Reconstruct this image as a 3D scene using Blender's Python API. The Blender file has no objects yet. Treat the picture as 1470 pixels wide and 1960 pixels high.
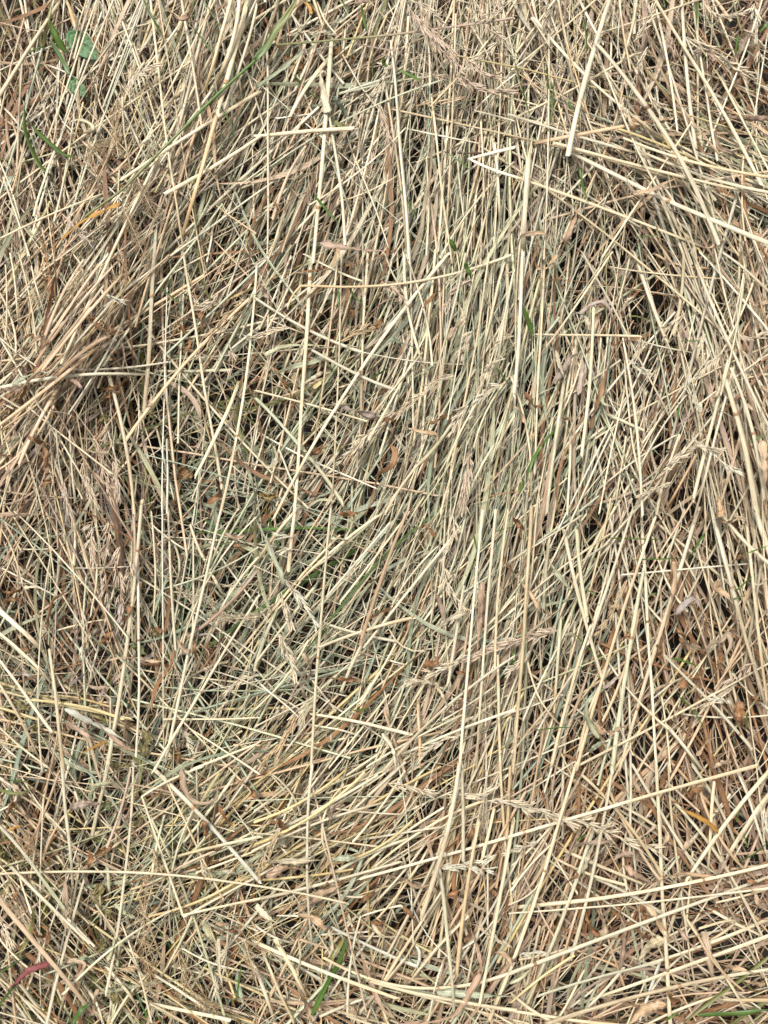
# Dry mown hay and straw lying on the ground, seen from straight above.
import bpy, math, random, zlib
import numpy as np
from mathutils import Vector, Matrix, noise as mnoise

R = random.Random(7)
NR = np.random.default_rng(11)

# ---------------------------------------------------------------- camera, sky, sun, exposure
SC = bpy.context.scene
PXM = 0.0003            # metres per photo pixel at the top of the pile
Z0 = 0.075              # mean top of the pile
CAM_H = 0.62
cam_data = bpy.data.cameras.new('camera')
cam = bpy.data.objects.new('camera', cam_data)
SC.collection.objects.link(cam)
cam.location = (0, 0, CAM_H)
cam.rotation_euler = (0, 0, 0)
cam_data.sensor_fit = 'VERTICAL'
cam_data.sensor_height = 24.0
cam_data.lens = 24.0 * (CAM_H - Z0) / (1960 * PXM)
cam_data.clip_start = 0.01
cam_data.clip_end = 50
SC.camera = cam

SUN_EL, SUN_AZ = math.radians(62), math.radians(-30)   # azimuth from +Y (top of the picture) towards +X
world = bpy.data.worlds.new('World')
SC.world = world
world.use_nodes = True
wn = world.node_tree
sky = wn.nodes.new('ShaderNodeTexSky')
sky.sky_type = 'NISHITA'
sky.sun_disc = False
sky.sun_elevation = SUN_EL
sky.sun_rotation = SUN_AZ
sky.air_density = 1.0
sky.dust_density = 6.0
sky.ozone_density = 0.6
hsv = wn.nodes.new('ShaderNodeHueSaturation')   # thin overcast: the cloud takes most of the blue out of the sky
hsv.inputs['Saturation'].default_value = 0.12
wn.links.new(sky.outputs[0], hsv.inputs['Color'])
wn.links.new(hsv.outputs[0], wn.nodes['Background'].inputs['Color'])
wn.nodes['Background'].inputs['Strength'].default_value = 0.078

sun_data = bpy.data.lights.new('sun', 'SUN')
sun_data.energy = 1.5
sun_data.angle = math.radians(10)
sun_data.color = (1.0, 0.98, 0.94)
sun = bpy.data.objects.new('sun', sun_data)
SC.collection.objects.link(sun)
sun.location = (0, 0, 3)
_d = Vector((math.sin(SUN_AZ) * math.cos(SUN_EL), math.cos(SUN_AZ) * math.cos(SUN_EL), math.sin(SUN_EL)))
sun.rotation_euler = _d.to_track_quat('Z', 'Y').to_euler()

SC.view_settings.view_transform = 'Standard'
SC.view_settings.look = 'None'
SC.view_settings.gamma = 1
SC.view_settings.use_curve_mapping = False
SC.view_settings.exposure = 1.2
SC.cycles.max_bounces = 6
SC.cycles.diffuse_bounces = 1

# ---------------------------------------------------------------- traced layout
# Each line: kind colour(s) width x,y x,y ...  [@fraction of a stem joint]
# kinds: S straw, L dry leaf blade, G green blade, H seed head, F fine panicle, C crumpled leaf, B broad green leaf
TRACE = {}
TRACE[(0, 0)] = '''
S c 26 -30,590 60,450 200,225 355,-10
S gc 18 195,1235 290,930 350,790
S c 13 345,790 430,560 530,290 655,-10
S c 13 200,1000 300,700 400,450 480,240 555,-10
S c 12 430,530 560,350 665,200 kink 760,160 880,130
S c 15 868,-20 895,330 930,640 985,940 1020,1200 1060,1500
S w 14 230,362 370,412 440,450
S t 10 -20,125 120,160 240,180 kink 430,95
S c 16 -20,580 70,670 150,770
S t 17 155,740 140,850 90,1010 70,1110
S c 12 -10,665 150,765
S c 14 700,560 712,720 735,900 770,1080
S c 34 1430,-30 1340,320 1250,640 @0.75
S c 28 1375,-30 1310,320 1230,500
S c 24 1330,-20 1235,330 1170,540
S c 20 1475,30 1400,330 1330,500 1260,700
S o 28 1260,600 1180,900 1120,1100 1060,1290 1050,1360
S c 24 1490,530 1280,650 1060,790 820,960 690,1030
S c 13 0,1370 250,1250 490,1150 680,1080
S c 26 1490,790 1290,910 1150,1010 950,1110
S w 11 460,925 560,1020 700,1150
S c 29 892,1310 875,1700 850,2050 830,2380 @0.36
S w 16 1225,1300 1190,1500
S t 10 1240,1180 1350,1260 1470,1340
S c 12 -10,900 60,1100 130,1300 160,1480
S c 13 20,1020 80,1200 170,1470
S c 12 580,700 650,800 740,960
S c 12 770,250 790,330 840,430 900,560
S t 12 545,480 600,650 660,760 720,830
S c 13 660,20 730,180 800,400 900,720
S c 14 1090,50 950,250 870,350 760,470
S c 12 900,660 1060,330 1170,150 1230,0
S c 12 760,960 880,720 1000,500
S g 14 1230,1000 1350,830 1470,600
S c 14 580,1290 700,1100 830,920
S c 12 430,600 405,800 380,960 340,1150 310,1270
L m 46 700,1165 580,1220 470,1275 360,1370 260,1460
L gc 24 345,780 380,715 450,685 520,710 530,745 480,765
L c 20 515,635 550,600 555,540 540,460
L c 26 920,630 980,580 1040,520 1060,470
L p 30 960,50 1020,100 1080,90 1100,20
L c 22 800,840 850,790 880,740
B n 230 480,270
B n 150 450,510
G nl 20 1480,335 1230,560 1080,710 955,835 820,970 700,1090 590,1170 480,1250
G n 30 400,430 350,330 280,215
G n 30 290,1010 220,930 150,760 140,600
G n 26 420,900 360,880 250,790 165,700
G n 14 130,590 95,480
G n 40 380,300 320,210 290,120
G n 13 820,-10 880,110 945,225
G n 9 1110,160 1180,250 1250,340
G n 7 1230,520 1290,650 1350,770
G n 7 1170,0 1230,100 1300,210
G l 22 245,270 270,150 300,0
G o 22 430,160 405,60 380,-10
G n 9 150,310 220,275 300,260
H c 54 750,590 740,510 800,430 870,370
H c 34 170,670 250,580 290,480
F o 60 680,900 665,750 670,600
F o 70 790,1020 860,1180 900,1250
F o 70 700,1180 770,1330 830,1480
F o 60 560,1010 500,900 530,830 620,850
H v 36 360,1230 430,1310 520,1390
'''
TRACE[(1, 0)] = '''
S lp 17 90,264 350,235 640,207 900,180 1150,165 1300,140 1480,90 @0.78
S c 27 430,230 425,400 405,640 372,1000 335,1400 330,1500
S gc 20 420,640 440,800 480,1000 495,1200 515,1420
S c 28 420,330 330,450 250,560 190,680
S c 22 340,250 280,400 220,530
S c 20 280,260 230,400 190,500
S c 28 0,782 200,765 400,745 570,738
S k 12 0,1010 200,880 400,760 560,670 760,560 900,500 1060,480
S k 12 430,555 620,500 880,460 1100,425
S w 12 120,680 350,650
S w 12 430,550 650,480 880,395
S c 14 710,-10 600,70 520,120 450,190
S c 12 470,270 540,390 640,550 720,650
S w 11 860,738 1000,765 1150,800 1290,825
S w 13 1490,425 1350,540 1255,635 kink 1350,660 1480,693
S w 20 1490,845 1350,880 1225,912 kink 1330,960 1490,1018
S d 15 1090,873 1200,880 1330,880
S c 18 780,240 790,420 800,600 840,900 860,1200 880,1500
S c 15 730,440 800,800 830,1100 850,1300 870,1470
S c 14 1005,540 1030,700 1050,1000 1100,1300 1120,1500
S c 12 860,735 640,940 500,1060 300,1180
S c 11 530,820 600,980 680,1190 760,1420
S c 11 840,990 620,1110 470,1160
S c 14 60,270 75,600 70,900 60,1200 70,1470
S c 14 830,-10 770,150 700,330
S c 14 770,50 700,200 640,400
S c 12 880,260 840,500 800,700
S c 14 940,-10 980,200 1000,480
S c 14 1480,930 1300,1120 1200,1240 1060,1480
S c 13 1280,540 1300,850 1310,1130
S c 12 1350,700 1340,1000 1320,1300
S c 18 1370,830 1390,1050 1400,1300
S c 13 1410,-10 1450,200 1480,330
S g 14 980,900 990,1200 980,1470
S g 13 1150,870 1170,1050 1190,1250
S c 12 300,1090 200,1300 150,1450
S t 22 290,830 200,980 140,1110 100,1250
S c 12 640,660 580,900 520,1080
S c 15 120,560 60,700 -20,840
S c 14 350,10 400,120 460,200
S c 14 1180,60 1300,250 1380,420 1470,600
S t 13 1060,600 1200,560 860,620
L v 14 480,235 600,258 750,285 900,305 1060,308
L k 24 0,500 150,400 260,310 370,240
L c 46 412,645 390,560 365,430 400,415 420,520
L k 38 430,555 480,600 545,690
L l 28 450,700 510,730 545,690
L p 46 365,1395 480,1410 600,1430 745,1442
L p 26 490,40 560,15 650,0
L b 20 90,1300 130,1200 60,1120
L m 20 320,80 300,30 260,0
C bl 170 500,330
C bl 120 230,370
C l 90 480,430
G nl 42 -10,345 70,260 115,180 170,100 245,-20
G n 15 605,30 635,190
G n 11 480,-10 540,70
G n 11 215,425 280,500 360,570
G n 14 335,1120 400,1200 480,1290
G n 18 755,380 730,360 735,320
G n 8 810,1070 870,1150 920,1260
G n 28 1150,1440 1110,1370
G n 9 1100,880 1200,950 1240,990
G n 16 820,400 900,440 960,470
H p 44 870,30 930,110 1060,230
H p 44 1050,200 1110,290 1180,400
H c 44 1390,240 1280,330 1180,420
H p 44 1150,430 1250,500 1350,520 1470,520
H p 44 990,180 1040,260 1130,310
H c 34 760,380 700,520 640,600
H p 40 700,600 750,740 770,850
H c 34 190,205 260,185 420,200
H w 30 570,640 580,760
H c 30 430,780 470,900
H c 40 1480,-10 1400,60 1280,130
H p 40 1210,330 1300,420 1400,440
H c 40 880,0 1000,60 1060,140
H p 40 1290,60 1330,160 1400,200
'''
TRACE[(2, 0)] = '''
S c 14 1090,-5 870,65 700,130 500,190
S c 34 565,-10 520,120 470,300 400,520 350,760 320,900
S c 13 -10,410 200,240 400,70 490,-10
S c 17 265,-10 300,180 350,480 370,600
S o 12 270,50 320,280 390,480 440,680
S c 20 375,-20 460,140 520,250
S c 23 805,-20 900,120 1000,280 1100,460 1250,720 1400,1000 1440,1060
S c 27 975,-10 990,250 1010,500 1060,880
S c 16 1040,-10 1060,220 1110,480 1180,920
S w 13 1440,-20 1340,300 1250,520 1180,690 1100,880
S c 12 1160,-10 1140,270
S c 29 475,270 560,340 670,420 800,640 930,880 1040,1080 1190,1380
S y 14 640,430 760,600 880,800 950,930
S c 15 615,-10 660,300 680,400
S c 17 830,60 870,240 910,450 950,760
S c 20 120,100 240,240 400,420 560,560 760,700 950,860
S c 20 -20,655 200,730 400,790 560,830 760,890 1000,960
S t 25 90,830 300,790 500,750 660,720 915,680
S c 22 250,820 500,900 760,960 950,1000 1180,1070 1490,1130
S c 31 320,870 460,930 640,1020 800,1110 890,1160 1100,1240 1490,1400 @0.5
S c 20 640,790 850,880 1100,940 1490,1020
S c 20 700,850 950,960 1200,1040 1490,1110
S y 17 600,740 800,800 1000,900 1150,960
S y 14 630,650 800,760 950,880
S c 13 1000,880 1200,1000 1490,1180
S c 20 -10,1003 250,1100 500,1190 750,1280 1000,1370 1160,1450
S c 15 860,1060 1000,1290 1060,1480
S c 14 490,290 560,480 640,680 760,940 870,1150 960,1330
S c 14 1030,700 900,900 780,1090 640,1280 520,1480
S t 13 650,450 600,640 550,830 480,1010 400,1150
S c 34 95,900 75,1200 60,1480
S c 12 210,120 215,500 205,900 195,1200 185,1480
S c 12 400,640 480,860 580,1130 680,1400
S c 12 120,450 300,560 430,640
S c 14 1180,420 1300,640 1420,880 1490,1010
S c 12 1420,350 1405,620 1400,900
S c 13 1330,900 1320,1150 1340,1380
S c 12 1060,1070 1200,1250 1360,1460
S w 10 1470,180 1400,620 1340,990
S c 14 110,100 160,180 260,330
S c 16 720,-10 690,150 640,330
S c 12 1190,880 1440,820
S c 12 300,830 330,1000 350,1230
S c 13 -10,480 30,700 90,930
S y 12 940,840 1040,830 1200,870 1420,940
L t 30 680,550 760,610 840,680 880,700
L p 26 1170,740 1190,840 1270,880 1340,920
L t 26 690,1110 780,1100 880,1050 960,1020
L p 32 1240,670 1350,680 1490,682
L t 28 30,1440 50,1360 120,1340 205,1350
L t 22 1040,1380 1100,1420 1160,1410 1210,1380
L p 22 640,960 670,1060 720,1110 740,1090
L t 32 1130,560 1150,440 1165,360
L p 32 390,1190 330,1330 270,1480
L t 18 580,410 630,400 660,450
L p 20 1040,310 1100,290 1150,310 1160,350
L c 20 1090,840 1080,780 1100,740
G n 14 10,340 60,520 100,660
G n 13 200,380 215,600 220,720
G n 8 240,440 232,600 220,700
G n 12 410,110 425,200 430,300
G n 12 1065,0 1060,150
G n 8 870,0 880,50
G n 10 300,800 310,900
G n 16 390,970 410,1080 440,1160
G n 18 1480,120 1420,190
G n 16 1300,200 1280,340
G n 6 720,1360 860,1350
G n 10 320,560 350,650
H c 66 1000,220 1080,250 1170,310 1250,380 1360,450 1470,510
H w 40 1390,20 1400,130 1390,230
H c 40 1330,170 1400,230 1420,340
H c 34 1100,10 1200,90 1330,60
H c 44 780,270 740,340 730,400
H c 40 770,450 800,560 880,620
H c 44 230,0 190,100 200,160
H c 36 640,560 650,640 700,660
H c 40 700,240 760,150 800,60
H p 40 930,330 900,230 880,180
'''
TRACE[(0, 1)] = '''
S t 20 650,60 500,220 330,440 200,620
S t 20 690,120 540,290 380,480 240,660
S c 17 730,170 600,310 430,510 270,690
S t 21 600,170 470,330 330,530 190,690
S t 18 560,60 430,250 340,380 230,560
S y 14 770,110 680,230 540,420 420,560
S c 15 720,340 620,540 540,680 440,850 390,900
S t 25 620,460 480,540 380,640 300,720
S t 24 560,520 400,660 240,790 100,880 -20,990
S t 26 350,740 250,900 160,1080 110,1200
S t 20 300,830 200,1000 60,1230
S o 16 0,1000 150,900 300,780
S t 20 480,20 400,150 300,340 260,460
S c 16 620,-10 520,120 400,290 300,440
S t 22 520,300 380,480 220,660 120,760
S c 22 -10,762 150,720 400,690 620,678 825,680
S c 16 200,640 350,655 600,650 820,625 970,612
S c 20 690,410 760,540 812,645
S c 12 -10,465 130,580 220,640 270,680
S c 13 165,870 330,1010 480,1120 640,1250
S c 13 310,990 420,1180 500,1330 570,1460
S c 15 -10,800 130,880
S c 14 -10,835 120,900
S t 22 1430,250 1270,390 1100,580 960,740 840,890 720,1060
S c 19 1055,-10 1090,230 1140,480 1180,800 1220,1060 1280,1340 @0.97
S c 18 1478,60 1440,400 1400,750 1370,1050 1300,1330 1260,1480 @0.68
S w 9 960,180 950,600 935,1000 930,1470
S w 15 960,1050 961,1480
S c 26 600,600 660,800 720,1070 750,1300 775,1490
S c 12 780,700 800,900 780,1080
S g 25 1370,720 1300,920 1200,1100 1120,1270
S g 20 900,660 1150,660 1320,655
S g 11 1480,440 1200,440
S c 11 1100,1400 1180,1240 1310,1100
S c 10 640,1250 650,1120 665,980
S c 15 400,1000 415,1250 430,1400
S c 10 860,890 960,980 1110,1120
S k 9 1150,180 1300,130 1460,60
S c 12 60,-10 90,200 110,420
S c 12 30,50 40,300 30,480
S c 13 110,-10 170,250 200,400 210,560
S c 12 180,60 230,250 270,380
S c 12 900,160 1060,60 1190,-10
S c 12 1190,570 1270,750 1400,1000
S c 16 -10,200 60,340 90,560
S c 12 380,1400 350,1250 320,1000
S g 15 1000,1400 950,1200 900,1000
S c 12 420,-10 480,100 470,200
S t 17 -10,1230 100,1150 300,870
L p 28 975,725 1080,790 1140,880 1160,1000 1130,1090 1070,1090
L g 28 1200,880 1260,960 1350,1060 1430,1250 1470,1400
L p 28 705,650 712,560 690,480
L p 24 -10,755 80,770 130,750
L p 26 80,700 80,655 120,640 150,670
L b 22 495,350 570,370 640,420 690,440
L b 20 500,345 560,400 650,450 690,430
L b 34 1060,230 1080,280 1150,330 1170,420
L t 22 475,1100 550,1130 620,1120 640,1050
L t 22 430,1170 520,1230 600,1300 685,1340
L b 22 120,1010 200,1060 285,1080
L b 20 1010,360 1050,420 1090,500 1070,540 1110,560
L c 14 270,745 220,770 210,830 250,885 370,900 430,930
L t 20 850,700 870,820 850,870
L b 30 1150,1290 1230,1300 1260,1370 1190,1420
L b 30 230,1040 270,1180 260,1260
L t 26 230,540 210,480 260,460
L b 26 570,780 620,760 680,750 735,700
L b 22 560,840 620,810 700,780
L b 20 640,600 640,560 700,540
L p 22 360,700 430,720 470,760
L c 28 330,640 380,640 430,690
L g 26 70,740 150,690 240,660
C b 120 1060,1260
C l 80 985,950
C l 110 890,330
C l 90 340,260
C b 60 175,465
C lb 110 620,940
C b 80 620,800
C b 70 270,1310
G n 9 920,180 980,230 1040,280
H c 40 1250,220 1200,290 1130,280
H o 44 1420,250 1310,340 1200,470
H p 40 560,1080 600,1250 640,1400
H p 40 480,1180 500,1300 560,1420
H v 40 370,1300 380,1400 400,1480
H p 36 1310,500 1330,560 1330,660
H p 40 660,1130 670,1260 690,1400
H w 30 580,190 640,240 700,265
F o 60 470,50 440,150 410,260
F o 60 150,240 210,235 260,200
F o 70 680,-40 690,120 650,170
'''
TRACE[(1, 1)] = '''
S c 25 322,-20 300,250 280,600 255,1000 220,1490 @0.1
S c 12 492,-10 480,400 465,900 430,1480
S c 17 642,-10 620,280 610,700 600,900
S oc 18 180,300 215,220 255,172 kink 500,165 980,145 1250,70 1470,-10
S c 14 -10,768 120,810 380,870 635,950 kink 760,800 950,560
S c 16 280,-10 450,80 610,145
S c 22 -10,240 150,340 330,440 600,550
S w 9 600,550 850,590 1000,620 1220,620
S c 22 320,540 480,630 700,730 815,775
S c 12 -10,330 130,390 300,450
S c 14 500,60 440,180 330,380 215,600
S c 22 1095,-20 870,300 640,650 470,790 300,1120 140,1440 100,1520 @0.46
S c 16 880,290 700,460 600,560 490,665
S c 13 470,-10 430,400 380,760 330,1100
S c 20 850,-10 870,300 920,500 1000,730
S c 15 1340,-10 1290,300 1250,600 1180,920 1120,1200
S c 16 1440,-10 1370,260 1280,640
S g 15 1480,80 1420,400 1370,700
S c 14 1250,150 1190,310 1130,480
S c 14 1200,-10 1150,250 1060,560 1010,740
S c 13 740,-10 800,130 860,230
S c 13 1100,200 1000,380 900,600 800,800 640,1060
S c 16 940,1170 800,1370 710,1480
S k 27 1120,970 1000,1130 930,1200
S c 16 1250,920 1060,1060 900,1240 740,1480
S c 16 1310,770 1180,1000 1100,1180
S c 14 1000,930 930,1200 870,1470
S c 14 1480,660 1320,900 1250,1100
S c 14 1160,1100 1060,1480
S c 16 1480,920 1380,1110 1300,1300
S c 17 1370,1080 1250,1300 1180,1490
S g 14 1450,860 1400,1020 1350,1180
S w 12 -10,1000 220,1130 480,1240 700,1340
S k 26 -10,820 100,900 200,1040 330,1190 440,1320 500,1430
S c 14 130,1110 190,1250 260,1440
S c 13 -10,1240 60,1000 130,740
S c 14 200,0 120,200 20,420
S c 14 250,60 150,260 60,430
S c 13 60,-10 70,160 60,500
S c 14 860,-10 940,220 990,420 1010,620
S c 13 1290,10 1280,150 1240,300
S g 14 1230,580 1130,800 1000,1000
L v 46 430,840 560,880 700,925
L t 30 1195,375 1130,420 1110,490
L t 26 850,985 920,1000 1040,1025
L b 30 770,1080 800,1130 780,1200 690,1270 690,1380 630,1470
L b 20 960,300 1010,240 1070,190
L b 24 100,640 160,720 200,800 220,910
L c 30 1150,260 1185,320 1190,400
L k 26 770,470 850,500 930,530
L g 28 50,570 150,520 300,510 440,520
L t 26 130,810 250,770 380,700
L c 24 240,750 330,700 380,670
L g 30 60,700 200,640 330,610 420,560
L y 26 330,760 400,700 470,640
L t 22 460,760 560,730 600,700
L b 26 260,440 270,360 230,310
L b 28 650,400 700,400 725,360
L b 24 700,960 760,940 800,960
L b 22 1000,960 1080,920 1160,910
L p 30 20,150 60,230 90,290
L b 22 270,1130 350,1130 400,1080
L c 18 0,1140 60,1210 120,1180 100,1090
C ob 140 70,1370
C b 90 545,320
C b 60 240,350
C lb 70 480,1100
G n 14 515,140 560,220 620,290
G n 10 470,180 475,300
G n 12 640,715 700,680 760,640
G n 26 1200,40 1235,120
G n 8 1380,640 1460,750
G g 16 300,1440 370,1400 460,1410
H c 46 800,900 700,985 600,1060
H c 46 640,1030 560,1110 450,1210
H c 36 1010,755 900,840 820,910
H p 36 1240,140 1140,200 1090,300
H c 34 1180,90 1110,150
H c 38 1240,430 1200,500 1170,600
H c 38 1430,590 1340,640 1300,780
H w 36 1430,730 1330,780 1260,850
H c 36 1220,860 1180,900 1130,1020
H p 70 1240,1130 1200,1280 1180,1430
H c 50 190,415 80,440 -30,475
H o 40 490,490 590,440 700,425
H c 34 1480,460 1400,500 1360,560
H c 34 1140,690 1060,710 980,750
H p 34 720,150 800,200 860,260
'''
TRACE[(2, 1)] = '''
S c 15 192,-10 175,300 150,700 135,1100 130,1250
S c 24 60,-10 50,300 30,600 10,800
S c 14 330,-10 300,250 260,480
S c 14 408,-20 500,160 600,330 700,530 800,720 960,1040
S c 13 400,-10 500,140 640,330 645,480
S c 14 570,-20 470,140 350,320 200,500 130,620
S c 25 700,-20 760,160 820,300 880,480
S c 23 985,-10 970,250 930,450
S c 21 1035,-20 1120,220 1200,400 1300,600 1420,880 1480,980
S c 12 740,-10 820,300 920,560
S c 14 680,-10 640,160 570,430
S c 12 560,60 800,100 1000,115 1210,132
S t 20 820,-10 960,50 1130,70
S w 16 1070,-20 1200,90 1290,220 1480,440 @0.55
S c 20 1210,-20 1330,70 1490,220
S g 16 1350,-10 1330,180 1290,400 1250,600 1200,800
S gc 24 1240,600 1210,700 1170,900 1100,1150 1040,1400
S c 18 1270,640 1220,850 1150,1100 1100,1300 1050,1490
S c 35 1230,720 1290,900 1340,1150 1410,1480 @0.25
S c 24 1260,650 1350,880 1400,1100 1450,1400 @0.5
S c 18 640,480 680,750 720,1000 740,1300 750,1490
S c 14 650,600 670,900 730,1250
S c 13 620,600 460,710 300,820 150,920
S c 12 660,690 600,1000 530,1300 500,1480
S c 12 655,1040 620,1260 590,1480 @0.0
S c 20 960,1030 900,1200 830,1480
S t 18 1060,1140 950,1340 870,1480
S c 22 470,300 460,520 430,900 400,1150
S g 24 300,720 270,900 240,1150 200,1480
S g 19 340,1000 330,1200 320,1480
S c 16 120,450 450,455 740,460
S w 11 720,480 900,530 1130,570
S c 13 1000,800 860,990 740,1200
S c 13 1130,580 1000,760 900,900
S c 13 1460,570 1250,720 1050,870
S c 12 1490,675 1400,690 1290,715
S c 13 940,1030 700,1180 520,1320 400,1430
S g 25 520,900 640,950 760,1000
S c 12 530,750 600,900 650,1000
S c 14 0,700 60,900 100,1100 110,1400
S c 14 420,500 350,760 250,960
S c 14 1130,60 1060,300 1000,560
S c 13 560,-10 600,130 600,300
S w 12 1340,0 1300,260 1230,520
S c 14 1400,100 1330,300 1200,560
L b 30 595,375 605,480 560,620 520,760 470,900 450,1000
L v 24 390,330 450,280 520,262 560,300 590,390
L v 36 245,735 300,650 350,575 400,560
L v 30 400,560 405,650 380,800
L t 28 130,20 150,70 200,70 260,-10
L t 22 130,980 170,950 240,925 345,935
L c 26 250,540 270,620 300,700
L b 26 80,780 120,860 190,860
L t 42 1440,1060 1450,1300 1465,1490
L t 24 1340,780 1350,850 1410,900
L t 42 1180,1370 1200,1450 1190,1500
L t 20 1430,900 1460,780 1420,750
L t 18 0,860 50,890 70,960
L c 22 360,320 420,350 450,430
L g 20 540,760 520,840 600,870
L c 28 1210,680 1190,760 1160,820
G n 27 120,450 90,360 55,270
G n 15 270,980 210,1040 165,1095
G n 22 170,1090 120,1170 85,1270
G n 10 320,420 340,500
G n 6 970,490 1100,485
G n 12 960,850 950,940
G n 11 1360,1070 1460,1030
G n 18 70,1290 45,1360
H c 34 700,235 640,290
H c 34 980,340 930,380 870,430
H c 36 1200,560 1130,620 1050,710
H c 36 1110,450 1060,560
H w 34 1085,915 1040,820 1010,730
H c 36 1030,1030 1100,1090 1200,1110
H c 40 870,1230 980,1140 1080,1080
H w 36 1160,1080 1200,1180 1290,1225
H c 34 740,460 730,560
H w 36 660,590 720,640 780,670
H c 34 920,1300 820,1340 740,1370
H c 34 1300,450 1380,470 1460,440
'''
TRACE[(0, 2)] = '''
S c 27 810,-60 792,220 765,520 735,720 700,950 660,1180 620,1440 600,1580 @0.17
S c 19 788,225 792,480 797,780 800,1100 780,1400
S p 22 762,-20 775,200 772,330
S w 34 -20,550 90,650 170,720 272,822
S c 23 285,790 310,1000 335,1200 365,1480
S c 21 -20,825 80,960 180,1100 297,1262
S c 19 -20,965 60,1090 140,1240 242,1455
S c 22 -20,685 140,820 310,1000
S c 11 90,-10 250,200 420,330 560,480 720,720
S c 9 430,322 600,320 770,312
S g 22 420,20 430,150 425,290
S c 12 290,260 250,500 225,820 220,1100 240,1480
S c 17 968,-10 965,160 985,420 1000,650 1010,850 @0.2
S w 10 930,-10 935,400 935,900 940,1480
S c 20 1262,-10 1230,200 1170,450 1110,650 1060,900 1000,1200 950,1440
S g 17 1360,-10 1250,200 1200,330
S c 19 1480,480 1350,720 1220,900 1160,1030 950,1350 890,1490 @0.55
S g 16 1480,260 1320,480 1200,680 1150,850
S k 13 1480,200 1330,310 1180,350 950,440
S c 22 1090,70 1130,180 1170,270
S c 22 1220,360 1250,420 1290,490
S c 14 1160,262 950,140 860,60
S w 13 1200,690 1340,820 1480,950
S p 22 1480,340 1320,500 1200,650 1050,730
S c 12 940,1190 1200,1190 1480,1180
S c 16 -20,1225 100,1330 260,1460
S y 17 -10,1020 150,1070 330,1100 480,1130 640,1170 760,1190
S y 20 150,1080 300,1090 480,1120 700,1190
S y 16 320,1050 500,1080 640,1120
S c 13 600,1040 635,1070 kink 630,1310
S c 13 1080,1240 1230,1330 1330,1400 1480,1500
S c 20 1090,950 1200,890 1310,860
S c 18 1480,1330 1300,1400 1100,1480
S c 12 0,210 160,215 280,212
S c 12 10,100 70,220 130,420
S c 15 -10,1310 70,1390 170,1480
S g 14 1170,720 1000,1100 950,1330
S c 13 590,620 480,640 330,680
S c 14 560,290 550,420 520,600
S c 13 870,0 890,300 880,600
S c 14 1110,160 1110,500 1100,820
S c 13 1470,30 1280,250 1130,520 1040,800
S g 17 990,160 1020,380 960,480
L w 38 370,1130 500,1190 600,1240 750,1330
L p 30 375,1205 480,1270 620,1335
L p 26 520,1170 600,1250 680,1320 750,1360
L v 28 110,920 160,935 220,970
L t 22 600,860 700,835 800,840 870,855 945,855
L b 22 1000,790 980,880 900,1000 870,1120 890,1190
L t 28 1010,715 1040,770 1085,810
L b 24 1110,700 1120,800 1135,890
L p 18 1140,900 1190,910 1240,830 1290,620
L b 26 720,640 760,480 772,350
L t 18 480,990 560,1010 640,1000
L m 18 460,1390 560,1340 620,1310
L b 20 270,670 300,520 360,470 430,440
L v 22 560,830 480,930 400,990
L b 26 560,770 610,720 660,660
L b 26 130,780 170,800 200,760
L t 30 0,10 120,20 260,20 450,110
L b 26 0,440 60,470 120,450
L b 26 20,520 100,500 130,540
L c 26 140,440 180,425 230,440
L p 20 1290,120 1350,150 1410,130 1380,90
L b 24 1330,170 1370,200 1410,230
L b 18 940,1210 1000,1205 1050,1230
L b 24 830,690 880,660 930,690
L p 16 880,100 900,200 920,300
C nl 130 800,780
C lb 90 900,700
C l 80 825,390
C nl 110 780,1090
C lb 170 850,1320
C b 110 1010,1390
C l 110 130,1110
C lb 80 220,1230
C lb 120 700,1440
H p 44 530,60 525,180 545,290
H p 44 640,50 620,150 600,260
H p 44 690,200 670,300 700,400
H c 40 470,560 500,660 510,760
H w 40 480,760 490,840 520,900
H v 40 690,470 700,560 690,660
H p 40 600,330 610,440 640,520
F c 44 1480,600 1350,610 1200,590
F c 50 1000,460 1120,480 1240,540
H c 36 1300,1090 1260,1140 1210,1190
H c 36 1480,940 1400,960 1310,1040
H w 34 1040,1250 1070,1300 1090,1360
H p 40 740,260 750,350 730,430
F b 40 1150,760 1200,820 1150,900
'''
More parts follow.
